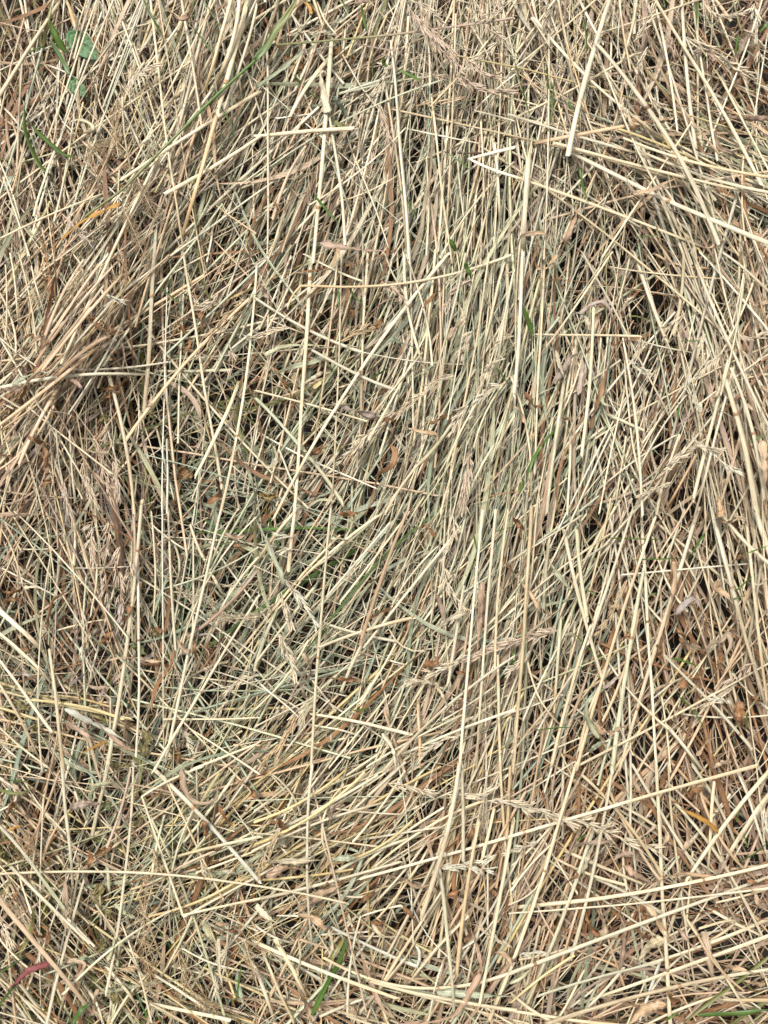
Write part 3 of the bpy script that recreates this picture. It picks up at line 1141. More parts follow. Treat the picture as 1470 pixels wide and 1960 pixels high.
# ---------------------------------------------------------------- pile character by place
# x, y, [(angle, spread, weight)...], straw colours, leaf colours, height of the pile 0..1, straw width, seed share
AREA = [
 (40, 60, [(60, 30, 1), (120, 40, 1)], 'tbtl', 'bbtl', 0.25, .6, .1),
 (60, 180, [(60, 20, 1), (0, 60, 1)], 'tbcl', 'bblb', 0.15, .6, .1),
 (50, 330, [(75, 18, 2), (120, 25, 1)], 'cctb', 'tbbp', 0.50, .8, .3),
 (170, 60, [(65, 12, 2), (105, 15, 1)], 'cct', 'tbl', 0.50, .8, .1),
 (170, 250, [(65, 12, 1), (110, 12, 1)], 'cctg', 'tbc', 0.50, .8, .1),
 (270, 130, [(107, 10, 3), (60, 12, 1)], 'cccgt', 'tcg', 0.80, .8, .05),
 (270, 260, [(115, 12, 3), (55, 15, 1)], 'ccct', 'tpc', 0.70, .9, .05),
 (400, 80, [(72, 8, 3), (100, 12, 1)], 'cccy', 'ctp', 0.90, 1.2, .0),
 (380, 250, [(70, 9, 3), (35, 10, 1)], 'ccct', 'ctg', 0.80, 1.0, .0),
 (350, 380, [(62, 12, 3), (75, 12, 1)], 'cctg', 'tgb', 0.60, .9, .2),
 (560, 60, [(80, 25, 1), (60, 20, 1)], 'ctgc', 'btlc', 0.50, .9, .3),
 (540, 190, [(65, 12, 2), (20, 12, 1)], 'ccgt', 'kcbt', 0.60, 1.0, .1),
 (500, 350, [(60, 10, 3), (70, 10, 1)], 'ctygg', 'tbgp', 0.60, 1.1, .05),
 (660, 110, [(75, 20, 2), (25, 20, 1)], 'cctb', 'blbt', 0.30, .8, .2),
 (650, 260, [(70, 14, 2), (20, 12, 1)], 'ccgt', 'cgtk', 0.60, .8, .3),
 (660, 430, [(72, 12, 3), (40, 12, 1)], 'cccgt', 'tgcb', 0.70, .9, .2),
 (780, 120, [(78, 8, 3), (100, 8, 1)], 'cccg', 'gtc', 0.80, .9, .2),
 (760, 330, [(88, 9, 3), (65, 12, 1)], 'cccg', 'gtc', 0.70, .9, .1),
 (900, 110, [(60, 35, 1), (95, 15, 1)], 'cttp', 'ptt', 0.90, .7, .9),
 (900, 300, [(88, 7, 3), (65, 15, 1)], 'ccgg', 'gkt', 0.70, .9, .1),
 (850, 480, [(88, 8, 4), (60, 12, 1)], 'ccggk', 'gkt', 0.70, .9, .1),
 (1010, 60, [(95, 12, 2), (55, 20, 1)], 'ccct', 'tpc', 0.60, .9, .5),
 (1010, 240, [(90, 14, 2), (150, 20, 1)], 'ccct', 'tpg', 0.50, .8, .4),
 (1010, 480, [(84, 8, 4)], 'cccgg', 'gct', 0.80, 1.0, .05),
 (1150, 70, [(105, 12, 2), (75, 12, 2)], 'cccct', 'tpc', 0.70, 1.1, .2),
 (1180, 200, [(130, 12, 2), (70, 20, 1)], 'cccty', 'tbp', 0.60, 1.0, .3),
 (1200, 400, [(95, 35, 2), (70, 25, 1)], 'cttcg', 'btpg', 0.35, .8, .4),
 (1290, 290, [(158, 9, 3), (120, 10, 1)], 'cccy', 'ttc', 0.80, 1.2, .1),
 (1400, 60, [(60, 50, 1), (110, 50, 1)], 'tbtl', 'bbtp', 0.20, .5, .3),
 (1400, 210, [(60, 50, 1), (110, 50, 1)], 'tbbt', 'bbtb', 0.15, .5, .3),
 (1410, 370, [(155, 12, 2), (105, 12, 1)], 'cccgk', 'gtb', 0.60, 1.0, .1),
 (1120, 560, [(85, 14, 2), (55, 20, 1)], 'ctgkc', 'gtbk', 0.26, .8, .2),
 (1250, 560, [(60, 40, 2), (105, 15, 1)], 'tcbt', 'btlb', 0.11, .6, .5),
 (1400, 560, [(95, 18, 2), (60, 18, 1)], 'ccgt', 'gtbp', 0.60, 1.0, .2),
 (1200, 720, [(80, 15, 2), (120, 20, 1)], 'cctgt', 'tbgp', 0.16, .8, .4),
 (1330, 720, [(65, 12, 2), (105, 10, 2)], 'ccctg', 'tbp', 0.60, .9, .5),
 (1440, 720, [(105, 10, 2), (75, 15, 1)], 'ccct', 'tbt', 0.70, 1.3, .1),
 (1080, 800, [(80, 8, 3), (60, 15, 1)], 'ccgkt', 'gkt', 0.50, .9, .1),
 (1250, 880, [(62, 12, 3), (100, 12, 1)], 'ccctt', 'btp', 0.50, .9, .4),
 (1420, 880, [(103, 7, 3), (80, 15, 1)], 'cccct', 'tbt', 0.70, 1.4, .0),
 (40, 460, [(100, 12, 3), (60, 20, 1)], 'cccg', 'tgc', 0.70, .8, .2),
 (60, 600, [(97, 12, 3), (120, 12, 1)], 'ccccg', 'tgb', 0.70, .8, .1),
 (220, 440, [(50, 12, 2), (95, 20, 1)], 'cttyg', 'tbot', 0.70, .8, .5),
 (200, 560, [(52, 6, 5), (60, 10, 1)], 'ttcy', 'tbp', 1.00, 1.1, .1),
 (120, 660, [(52, 8, 4), (70, 25, 1)], 'ttcy', 'tbp', 0.90, 1.1, .05),
 (40, 780, [(42, 14, 3), (80, 20, 1)], 'tttyc', 'bptt', 0.70, 1.1, .05),
 (40, 920, [(55, 18, 2), (100, 25, 1)], 'ttcg', 'btpp', 0.60, .8, .1),
 (340, 540, [(100, 25, 1), (55, 20, 1)], 'ctgk', 'bglt', 0.30, .7, .4),
 (330, 680, [(90, 60, 1), (10, 40, 1)], 'ctgkb', 'bgbl', 0.20, .6, .4),
 (430, 600, [(60, 30, 2), (20, 30, 1)], 'ctgt', 'btlt', 0.40, .7, .7),
 (240, 780, [(100, 25, 2), (50, 30, 1)], 'ctgkt', 'bbgl', 0.20, .7, .2),
 (430, 780, [(60, 40, 2), (110, 30, 1)], 'cgkt', 'glbt', 0.30, .7, .3),
 (190, 950, [(100, 20, 3), (60, 40, 1)], 'ctpt', 'tbpv', 0.60, .6, 1.2),
 (190, 1120, [(98, 20, 3), (60, 40, 1)], 'ctpc', 'tvpb', 0.50, .6, 1.2),
 (340, 980, [(75, 45, 1), (130, 30, 1)], 'cggkt', 'gknb', 0.25, .7, .1),
 (420, 1120, [(60, 30, 1), (120, 30, 1)], 'cggk', 'gknb', 0.30, .7, .2),
 (560, 520, [(68, 12, 3), (30, 20, 1)], 'cctg', 'btpg', 0.50, .9, .2),
 (560, 690, [(22, 14, 3), (70, 15, 1)], 'tygkt', 'bytgl', 0.25, .8, .4),
 (680, 620, [(75, 20, 1), (35, 20, 1)], 'cctgb', 'bktg', 0.35, .7, .5),
 (620, 820, [(60, 35, 1), (150, 25, 1)], 'cgkkt', 'kgbl', 0.20, .7, .2),
 (760, 560, [(88, 12, 3), (60, 12, 1)], 'ccctg', 'ctg', 0.60, .9, .2),
 (760, 720, [(65, 12, 2), (95, 12, 1)], 'ccggt', 'gtc', 0.60, .8, .5),
 (720, 900, [(58, 14, 3), (110, 25, 1)], 'cccgg', 'gtbk', 0.40, .9, .3),
 (900, 620, [(72, 10, 3), (90, 8, 1)], 'cccggk', 'gkt', 0.80, .9, .4),
 (920, 850, [(72, 10, 4), (60, 8, 1)], 'cccgg', 'gktp', 0.80, .9, .5),
 (1020, 950, [(78, 8, 3), (55, 8, 1)], 'ccggk', 'gktb', 0.60, .9, .1),
 (70, 1060, [(70, 50, 1), (150, 40, 1)], 'cgkgt', 'gkbt', 0.30, .6, .1),
 (60, 1220, [(60, 50, 1), (140, 30, 1)], 'cgktb', 'gkbt', 0.30, .7, .2),
 (280, 1180, [(88, 20, 2), (50, 25, 1)], 'ctpg', 'vpbl', 0.30, .7, .6),
 (280, 1320, [(80, 15, 1), (60, 20, 1)], 'cgkt', 'klbp', 0.30, .8, .2),
 (90, 1380, [(170, 15, 2), (130, 12, 1)], 'ccygt', 'gkbt', 0.50, 1.0, .0),
 (430, 1300, [(62, 15, 3), (120, 30, 1)], 'ccgkt', 'gkbp', 0.40, .8, .2),
 (570, 1050, [(50, 14, 3), (130, 35, 1)], 'cggkc', 'gknb', 0.40, .8, .2),
 (580, 1200, [(55, 15, 2), (160, 20, 1)], 'ccggk', 'gktv', 0.50, .8, .2),
 (700, 1260, [(165, 15, 2), (60, 15, 2)], 'cctgk', 'gtbk', 0.30, .8, .1),
 (740, 1110, [(62, 12, 3), (120, 25, 1)], 'ccggk', 'gktb', 0.40, .8, .1),
 (880, 1060, [(65, 12, 3), (85, 8, 1)], 'ccctg', 'gpkt', 0.60, .9, .4),
 (900, 1230, [(60, 10, 2), (82, 8, 2)], 'cccgt', 'btpg', 0.60, .9, .3),
 (620, 1400, [(55, 14, 2), (25, 20, 1)], 'ccgkt', 'gkbt', 0.50, .8, .3),
 (780, 1400, [(60, 12, 3), (20, 15, 1)], 'ccgt', 'tgb', 0.50, .9, .2),
 (940, 1380, [(82, 9, 3), (35, 12, 1)], 'ccctt', 'btp', 0.60, 1.0, .3),
 (1040, 1120, [(75, 12, 3), (50, 10, 1)], 'ccggkt', 'gktb', 0.60, 1.0, .2),
 (1060, 1280, [(72, 14, 3), (110, 20, 1)], 'cctgk', 'gktb', 0.40, .8, .4),
 (1180, 1120, [(68, 15, 2), (110, 15, 1)], 'ccttb', 'btbp', 0.16, .8, .3),
 (1210, 1290, [(72, 12, 2), (115, 15, 2)], 'cctty', 'btbp', 0.16, .9, .1),
 (1340, 1060, [(105, 15, 2), (60, 20, 1)], 'ccttb', 'btbt', 0.16, .8, .1),
 (1360, 1260, [(105, 15, 2), (150, 20, 1)], 'cttbb', 'bbtt', 0.16, .8, .2),
 (1440, 1120, [(105, 8, 3)], 'ccct', 'tbt', 0.70, 1.5, .0),
 (1430, 1400, [(110, 25, 1), (50, 30, 1)], 'ttcpp', 'bptp', 0.08, .8, .1),
 (60, 1560, [(60, 25, 1), (130, 20, 1)], 'cttgb', 'btlb', 0.40, .8, .4),
 (200, 1540, [(68, 14, 2), (130, 20, 1)], 'ccttp', 'pkbl', 0.40, .8, .1),
 (60, 1750, [(132, 12, 2), (60, 20, 1)], 'cccty', 'bttl', 0.50, 1.1, .3),
 (190, 1720, [(132, 14, 2), (75, 14, 2)], 'ccttg', 'blgb', 0.30, .9, .1),
 (90, 1900, [(130, 15, 1), (65, 20, 1)], 'cctg', 'btln', 0.30, .9, .2),
 (330, 1500, [(62, 10, 3), (130, 20, 1)], 'cyggk', 'gklt', 0.50, 1.0, .1),
 (350, 1640, [(50, 15, 3), (20, 12, 1)], 'cyggt', 'gktb', 0.50, 1.0, .3),
 (440, 1760, [(60, 25, 2), (140, 25, 1)], 'cygkt', 'gkbt', 0.35, .9, .4),
 (300, 1880, [(130, 20, 2), (70, 15, 1)], 'ccgtg', 'gtln', 0.40, .9, .5),
 (470, 1560, [(38, 10, 4), (60, 10, 1)], 'cyyggt', 'gtyb', 0.60, 1.1, .1),
 (600, 1500, [(45, 12, 3), (15, 10, 1)], 'cyygt', 'gtbk', 0.60, 1.0, .1),
 (600, 1640, [(22, 8, 4), (60, 14, 1)], 'cyytg', 'gtbp', 0.60, 1.1, .05),
 (760, 1560, [(35, 10, 4), (70, 14, 1)], 'ccytg', 'tgb', 0.60, 1.0, .1),
 (780, 1690, [(50, 14, 3), (155, 15, 1)], 'ctytb', 'bttk', 0.30, .9, .1),
 (640, 1790, [(60, 30, 2), (150, 15, 1)], 'cytgt', 'btcg', 0.30, .9, .2),
 (560, 1850, [(150, 12, 3), (110, 20, 1)], 'ccytt', 'tcbt', 0.50, 1.1, .1),
 (540, 1940, [(160, 12, 2), (60, 20, 1)], 'ccgkb', 'tgbt', 0.40, 1.0, .0),
 (760, 1900, [(160, 12, 2), (55, 15, 2)], 'ccyt', 'tpbg', 0.30, 1.1, .1),
 (920, 1560, [(75, 12, 3), (40, 10, 1)], 'cctty', 'tbt', 0.50, 1.1, .3),
 (900, 1740, [(62, 12, 4), (100, 15, 1)], 'cctty', 'btt', 0.50, 1.2, .1),
 (900, 1900, [(62, 15, 2), (165, 12, 1)], 'ccttg', 'tpbg', 0.40, 1.1, .1),
 (1040, 1620, [(72, 12, 2), (120, 20, 1)], 'cttb', 'btbt', 0.50, .9, .3),
 (1050, 1760, [(70, 20, 3), (100, 15, 1)], 'cttbt', 'btkt', 0.40, .7, .1),
 (1050, 1900, [(60, 20, 2), (15, 12, 1)], 'ccttg', 'tbpg', 0.40, 1.0, .1),
 (1140, 1500, [(55, 12, 3), (100, 15, 1)], 'cctyb', 'tbt', 0.50, 1.0, .2),
 (1180, 1640, [(150, 14, 2), (75, 15, 1)], 'cctpp', 'bpbt', 0.16, 1.1, .2),
 (1180, 1800, [(65, 15, 2), (160, 20, 1)], 'cttpb', 'bptb', 0.08, 1.0, .05),
 (1180, 1930, [(20, 10, 2), (60, 20, 1)], 'cctt', 'btpg', 0.26, 1.1, .0),
 (1290, 1560, [(120, 14, 3), (75, 15, 1)], 'ccttp', 'bpbt', 0.16, 1.1, .0),
 (1310, 1700, [(130, 25, 2), (20, 20, 1)], 'ccttpp', 'pptb', 0.26, 1.2, .0),
 (1310, 1850, [(20, 12, 3), (130, 20, 1)], 'ccttp', 'bptt', 0.16, 1.2, .0),
 (1430, 1560, [(105, 18, 2), (60, 20, 1)], 'cttpb', 'pbtp', 0.26, 1.1, .0),
 (1430, 1720, [(20, 12, 2), (120, 20, 1)], 'ccttp', 'pbtp', 0.16, 1.1, .0),
 (1430, 1900, [(160, 15, 1), (40, 20, 1)], 'ccttl', 'bptl', 0.16, 1.0, .0),
]
MARKS = [
 ('golden brown blade', 155, 440), ('round green leaf', 163, 93), ('long green stem', 400, 210), ('looped pale blade', 150, 238),
 ('dark green tuft', 65, 275), ('drooping green leaf', 540, 35), ('folded tan leaf', 620, 175), ('olive stem', 700, 70),
 ('pink seed cluster', 890, 120), ('sharply bent straw', 915, 303), ('fuzzy cream spike', 1390, 125), ('green blade pair', 1052, 190),
 ('curled tan ribbon', 1020, 455), ('purplish brown blade', 1165, 700), ('folded mauve blade', 1092, 700), ('short green blade', 1008, 610),
 ('hooked brown ribbon', 1365, 468), ('pink level blade', 1430, 227), ('twisted rusty ribbon', 200, 620), ('level folded straw', 230, 715),
 ('long tan crossing straw', 360, 730), ('arched pink leaf', 365, 790), ('crumpled brown leaf', 350, 910), ('crumpled golden leaf', 514, 947),
 ('grey leaf tip', 685, 785), ('hanging rusty ribbon', 740, 900), ('fat pink spike', 890, 925), ('drooping seed spike', 865, 1120),
 ('crumpled green leaf', 268, 1240), ('white level stalk', 1330, 1085), ('curled mauve leaf', 1340, 1175), ('rust folded scrap', 1157, 1398),
 ('upright orange straw', 1008, 1240), ('split white straw', 440, 1620), ('red purple blade', 55, 1865), ('dark crumpled leaf', 190, 1710),
 ('feathery golden panicle', 283, 1770), ('wide pale leaf', 610, 1710), ('bright green blade', 635, 1865), ('longest diagonal straw', 1130, 1553),
 ('pale seed spray', 1180, 1605), ('yellow green stem', 1400, 1880), ('bowed pink leaf', 725, 1915), ('broad rusty leaf', 1150, 1780),
 ('zigzag bent straw', 320, 1640), ('pale hanging spike', 555, 1150), ('pink seed pile', 190, 1060), ('wide tan leaf', 1247, 1815),
 ('plaited seed spike', 700, 840), ('golden folded spike', 690, 635), ('olive crumpled leaf', 283, 1420), ('dark purple stalk', 892, 293),
 ('grey green arched leaf', 270, 1760), ('green pale blade', 520, 1050), ('thick cream straw pair', 1420, 870), ('slanting seed spike', 860, 1275),
 ('rusty cupped leaf', 385, 1530), ('curled pale green leaf', 1130, 1380),
]

# ---------------------------------------------------------------- small helpers
COL = SC.collection
COLOURS = {
 'c': (0.632, 0.540, 0.362), 'w': (0.690, 0.640, 0.480), 'y': (0.570, 0.450, 0.215), 'g': (0.460, 0.455, 0.285),
 'k': (0.330, 0.372, 0.240), 't': (0.560, 0.400, 0.250), 'p': (0.455, 0.315, 0.218), 'v': (0.450, 0.360, 0.295),
 'b': (0.330, 0.170, 0.075), 'o': (0.570, 0.410, 0.215), 'n': (0.080, 0.150, 0.022), 'l': (0.210, 0.205, 0.060),
 'm': (0.500, 0.265, 0.055), 'd': (0.095, 0.060, 0.042), 'r': (0.250, 0.070, 0.065),
}
HUSK = {'c': (0.660, 0.545, 0.375), 'p': (0.610, 0.470, 0.340), 't': (0.560, 0.420, 0.280), 'v': (0.560, 0.455, 0.360), 'o': (0.500, 0.360, 0.200)}
WORDS = {'c': 'cream', 'w': 'whitish', 'y': 'yellowish', 'g': 'greenish grey', 'k': 'grey green', 't': 'tan', 'p': 'pinkish brown',
         'v': 'mauve grey', 'b': 'rusty brown', 'o': 'golden brown', 'n': 'green', 'l': 'olive', 'm': 'golden brown', 'd': 'dark purple', 'r': 'red purple'}


def to_world(px, py, z):
    """Photo pixel to a point of the pile at height z (true perspective position)."""
    k = PXM * (CAM_H - z) / (CAM_H - Z0)
    return np.stack([(px - 735) * k, (980 - py) * k, z * np.ones_like(px)], -1)


_AX = np.array([a[0] for a in AREA], float)
_AY = np.array([a[1] for a in AREA], float)
_AH = np.array([a[5] for a in AREA], float)


def surf(px, py):
    """Height of the top of the loose pile above the ground."""
    px, py = np.atleast_1d(np.asarray(px, float)), np.atleast_1d(np.asarray(py, float))
    out = np.empty(px.shape)
    for i in range(0, px.size, 4000):
        x, y = np.clip(px.flat[i:i + 4000], 0, 1470), np.clip(py.flat[i:i + 4000], 0, 1960)
        w = np.exp(-((x[:, None] - _AX) ** 2 + (y[:, None] - _AY) ** 2) / (2 * 70. ** 2)) + 1e-9
        out.flat[i:i + 4000] = (w * _AH).sum(1) / w.sum(1)
    return 0.028 + 0.054 * out


def rgb(letter, rnd, spread=1.0, pal=None):
    c = np.array((pal or COLOURS).get(letter, COLOURS[letter]))
    v = 1 + spread * rnd.uniform(-0.17, 0.17)
    s = spread * rnd.uniform(-0.05, 0.05)
    return np.clip(c * v * np.array([1 + s, 1, 1 - 1.6 * s]), 0.01, 0.86)


def make_mesh(name, verts, faces4, col, sv, mat, faces3=None, smooth=True):
    """One mesh from arrays; col and sv are per-vertex attributes read by the materials."""
    me = bpy.data.meshes.new(name)
    verts = np.asarray(verts, np.float32)
    f4 = np.asarray(faces4, np.int32).reshape(-1, 4)
    f3 = np.asarray(faces3 if faces3 is not None else [], np.int32).reshape(-1, 3)
    nl = f4.size + f3.size
    me.vertices.add(len(verts)); me.vertices.foreach_set('co', verts.ravel())
    me.loops.add(nl); me.loops.foreach_set('vertex_index', np.concatenate([f4.ravel(), f3.ravel()]))
    me.polygons.add(len(f4) + len(f3))
    st = np.concatenate([np.arange(len(f4)) * 4, len(f4) * 4 + np.arange(len(f3)) * 3]).astype(np.int32)
    me.polygons.foreach_set('loop_start', st)
    me.polygons.foreach_set('use_smooth', np.full(len(st), smooth))
    me.update(calc_edges=True)
    a = me.attributes.new('tint', 'FLOAT_COLOR', 'POINT')
    c4 = np.ones((len(verts), 4), np.float32); c4[:, :3] = col
    a.data.foreach_set('color', c4.ravel())
    b = me.attributes.new('grain', 'FLOAT_VECTOR', 'POINT')
    b.data.foreach_set('vector', np.asarray(sv, np.float32).ravel())
    me.materials.append(mat)
    return me


def link(name, data, parent=None):
    o = bpy.data.objects.new(name, data)
    COL.objects.link(o)
    if parent: o.parent = parent
    return o


def frames(P):
    """Tangent, side and up vectors of paths P (n, k, 3)."""
    T = np.gradient(P, axis=1)
    T /= np.linalg.norm(T, axis=2, keepdims=True) + 1e-12
    up = np.array([0., 0., 1.])
    S = np.cross(T, up)
    S /= np.linalg.norm(S, axis=2, keepdims=True) + 1e-9
    return T, S, np.cross(S, T)


def tubes(P, rad, sides, flat=None):
    """Tubes along P (n,k,3) with radii rad (n,k). Returns verts, quads, path index of each vertex, u, k index."""
    n, k, _ = P.shape
    T, S, U = frames(P)
    a = np.arange(sides) * 2 * math.pi / sides
    ca, sa = np.cos(a), np.sin(a)
    fl = np.ones(n) if flat is None else flat
    V = P[:, :, None, :] + rad[:, :, None, None] * (ca[None, None, :, None] * S[:, :, None, :] + (fl[:, None, None] * sa[None, None, :])[..., None] * U[:, :, None, :])
    base = (np.arange(n) * k * sides)[:, None, None]
    j = np.arange(k - 1)[None, :, None] * sides
    i = np.arange(sides)[None, None, :]
    i2 = (i + 1) % sides
    F = np.stack([base + j + i, base + j + i2, base + j + sides + i2, base + j + sides + i], -1).reshape(-1, 4)
    return V.reshape(-1, 3), F, (np.broadcast_to(ca, (n, k, sides)).ravel(), np.broadcast_to(sa, (n, k, sides)).ravel())


def strips(P, half, roll, across=3, vee=0.18):
    """Blades along P with half widths half (n,k) rolled about their axis by roll (n,k)."""
    n, k, _ = P.shape
    T, S, U = frames(P)
    S2 = np.cos(roll)[..., None] * S + np.sin(roll)[..., None] * U
    U2 = -np.sin(roll)[..., None] * S + np.cos(roll)[..., None] * U
    t = np.linspace(-1, 1, across)
    vv = np.broadcast_to(np.asarray(vee, float), (n,))[:, None, None, None]
    V = P[:, :, None, :] + half[:, :, None, None] * (t[None, None, :, None] * S2[:, :, None, :] + vv * (0.75 * np.abs(t) + 0.25 * np.sin(t * 7.0) * 0.4)[None, None, :, None] * U2[:, :, None, :])
    base = (np.arange(n) * k * across)[:, None, None]
    j = np.arange(k - 1)[None, :, None] * across
    i = np.arange(across - 1)[None, None, :]
    F = np.stack([base + j + i, base + j + i + 1, base + j + across + i + 1, base + j + across + i], -1).reshape(-1, 4)
    return V.reshape(-1, 3), F, np.broadcast_to(t, (n, k, across)).ravel()


def arc(P):
    d = np.linalg.norm(np.diff(P, axis=1), axis=2)
    return np.concatenate([np.zeros((len(P), 1)), np.cumsum(d, 1)], 1)


# ---------------------------------------------------------------- materials
def straw_material(name, streak=0.30, rough=0.42, transl=0.0, bump=0.25, blotch=0.35, across=14.0, spec=0.5):
    m = bpy.data.materials.new(name); m.use_nodes = True
    nt = m.node_tree; N = nt.nodes; Lk = nt.links
    bs = N['Principled BSDF']
    col = N.new('ShaderNodeAttribute'); col.attribute_name = 'tint'
    gr = N.new('ShaderNodeAttribute'); gr.attribute_name = 'grain'
    mp = N.new('ShaderNodeMapping'); mp.inputs['Scale'].default_value = (across, across, 1.0)
    Lk.new(gr.outputs['Vector'], mp.inputs['Vector'])
    fine = N.new('ShaderNodeTexNoise'); fine.inputs['Scale'].default_value = 0.35; fine.inputs['Detail'].default_value = 4
    fine.inputs['Roughness'].default_value = 0.65
    Lk.new(mp.outputs[0], fine.inputs['Vector'])
    big = N.new('ShaderNodeTexNoise'); big.inputs['Scale'].default_value = 0.32; big.inputs['Detail'].default_value = 3
    Lk.new(gr.outputs['Vector'], big.inputs['Vector'])
    r1 = N.new('ShaderNodeMapRange'); r1.inputs['From Min'].default_value = 0.28; r1.inputs['From Max'].default_value = 0.72
    r1.inputs['To Min'].default_value = 1 - streak; r1.inputs['To Max'].default_value = 1 + streak * 0.55
    Lk.new(fine.outputs['Fac'], r1.inputs['Value'])
    mul = N.new('ShaderNodeVectorMath'); mul.operation = 'SCALE'
    Lk.new(col.outputs['Color'], mul.inputs[0]); Lk.new(r1.outputs[0], mul.inputs['Scale'])
    r2 = N.new('ShaderNodeMapRange'); r2.inputs['From Min'].default_value = 0.56; r2.inputs['From Max'].default_value = 0.74
    r2.inputs['To Max'].default_value = blotch
    Lk.new(big.outputs['Fac'], r2.inputs['Value'])
    tan = N.new('ShaderNodeMix'); tan.data_type = 'RGBA'; tan.blend_type = 'MULTIPLY'
    tan.inputs[7].default_value = (0.62, 0.42, 0.30, 1)
    Lk.new(r2.outputs[0], tan.inputs[0]); Lk.new(mul.outputs[0], tan.inputs[6])
    wth = N.new('ShaderNodeTexNoise'); wth.inputs['Scale'].default_value = 0.16; wth.inputs['Detail'].default_value = 5; wth.inputs['Roughness'].default_value = 0.7
    Lk.new(gr.outputs['Vector'], wth.inputs['Vector'])
    r3 = N.new('ShaderNodeMapRange'); r3.inputs['From Min'].default_value = 0.45; r3.inputs['From Max'].default_value = 0.70
    r3.inputs['To Max'].default_value = 0.55 if name in ('dry_straw', 'dry_leaf') else 0.15
    Lk.new(wth.outputs['Fac'], r3.inputs['Value'])
    gw = N.new('ShaderNodeMix'); gw.data_type = 'RGBA'; gw.blend_type = 'MULTIPLY'; gw.inputs[7].default_value = (0.74, 0.74, 0.73, 1)
    Lk.new(r3.outputs[0], gw.inputs[0]); Lk.new(tan.outputs[2], gw.inputs[6])
    spk = N.new('ShaderNodeTexNoise'); spk.inputs['Scale'].default_value = 1.6; spk.inputs['Detail'].default_value = 2
    Lk.new(gr.outputs['Vector'], spk.inputs['Vector'])
    r4 = N.new('ShaderNodeMapRange'); r4.inputs['From Min'].default_value = 0.68; r4.inputs['From Max'].default_value = 0.74; r4.inputs['To Max'].default_value = 0.6
    Lk.new(spk.outputs['Fac'], r4.inputs['Value'])
    sp = N.new('ShaderNodeMix'); sp.data_type = 'RGBA'; sp.blend_type = 'MULTIPLY'; sp.inputs[7].default_value = (0.42, 0.30, 0.22, 1)
    Lk.new(r4.outputs[0], sp.inputs[0]); Lk.new(gw.outputs[2], sp.inputs[6])
    tan = sp
    Lk.new(tan.outputs[2], bs.inputs['Base Color'])
    bs.inputs['Roughness'].default_value = rough
    bs.inputs['Specular IOR Level'].default_value = spec
    bp = N.new('ShaderNodeBump'); bp.inputs['Strength'].default_value = bump; bp.inputs['Distance'].default_value = 0.0004
    Lk.new(fine.outputs['Fac'], bp.inputs['Height']); Lk.new(bp.outputs[0], bs.inputs['Normal'])
    if transl:
        tr = N.new('ShaderNodeBsdfTranslucent'); mx = N.new('ShaderNodeMixShader'); mx.inputs[0].default_value = transl
        Lk.new(tan.outputs[2], tr.inputs['Color']); Lk.new(bs.outputs[0], mx.inputs[1]); Lk.new(tr.outputs[0], mx.inputs[2])
        Lk.new(mx.outputs[0], N['Material Output'].inputs['Surface'])
    return m


M_STRAW = straw_material('dry_straw', 0.55, 0.36, spec=0.6, bump=0.5)
M_LEAF = straw_material('dry_leaf', 0.75, 0.46, transl=0.15, across=13.0, bump=0.9)
M_SEED = straw_material('seed_husk', 0.30, 0.42, transl=0.15, across=6.0)
M_GREEN = straw_material('fresh_blade', 0.28, 0.36, transl=0.25, across=9.0, blotch=0.15)
M_JOINT = straw_material('stem_joint', 0.35, 0.5, across=4.0)


def soil_material():
    m = bpy.data.materials.new('damp_soil'); m.use_nodes = True
    nt = m.node_tree; N = nt.nodes; Lk = nt.links
    bs = N['Principled BSDF']; bs.inputs['Roughness'].default_value = 0.9
    tc = N.new('ShaderNodeTexCoord')
    no = N.new('ShaderNodeTexNoise'); no.inputs['Scale'].default_value = 90; no.inputs['Detail'].default_value = 8
    Lk.new(tc.outputs['Object'], no.inputs['Vector'])
    cr = N.new('ShaderNodeValToRGB')
    cr.color_ramp.elements[0].position = 0.35; cr.color_ramp.elements[0].color = (0.009, 0.007, 0.005, 1)
    cr.color_ramp.elements[1].position = 0.7; cr.color_ramp.elements[1].color = (0.034, 0.024, 0.016, 1)
    Lk.new(no.outputs['Fac'], cr.inputs[0]); Lk.new(cr.outputs[0], bs.inputs['Base Color'])
    bp = N.new('ShaderNodeBump'); bp.inputs['Distance'].default_value = 0.004
    Lk.new(no.outputs['Fac'], bp.inputs['Height']); Lk.new(bp.outputs[0], bs.inputs['Normal'])
    return m


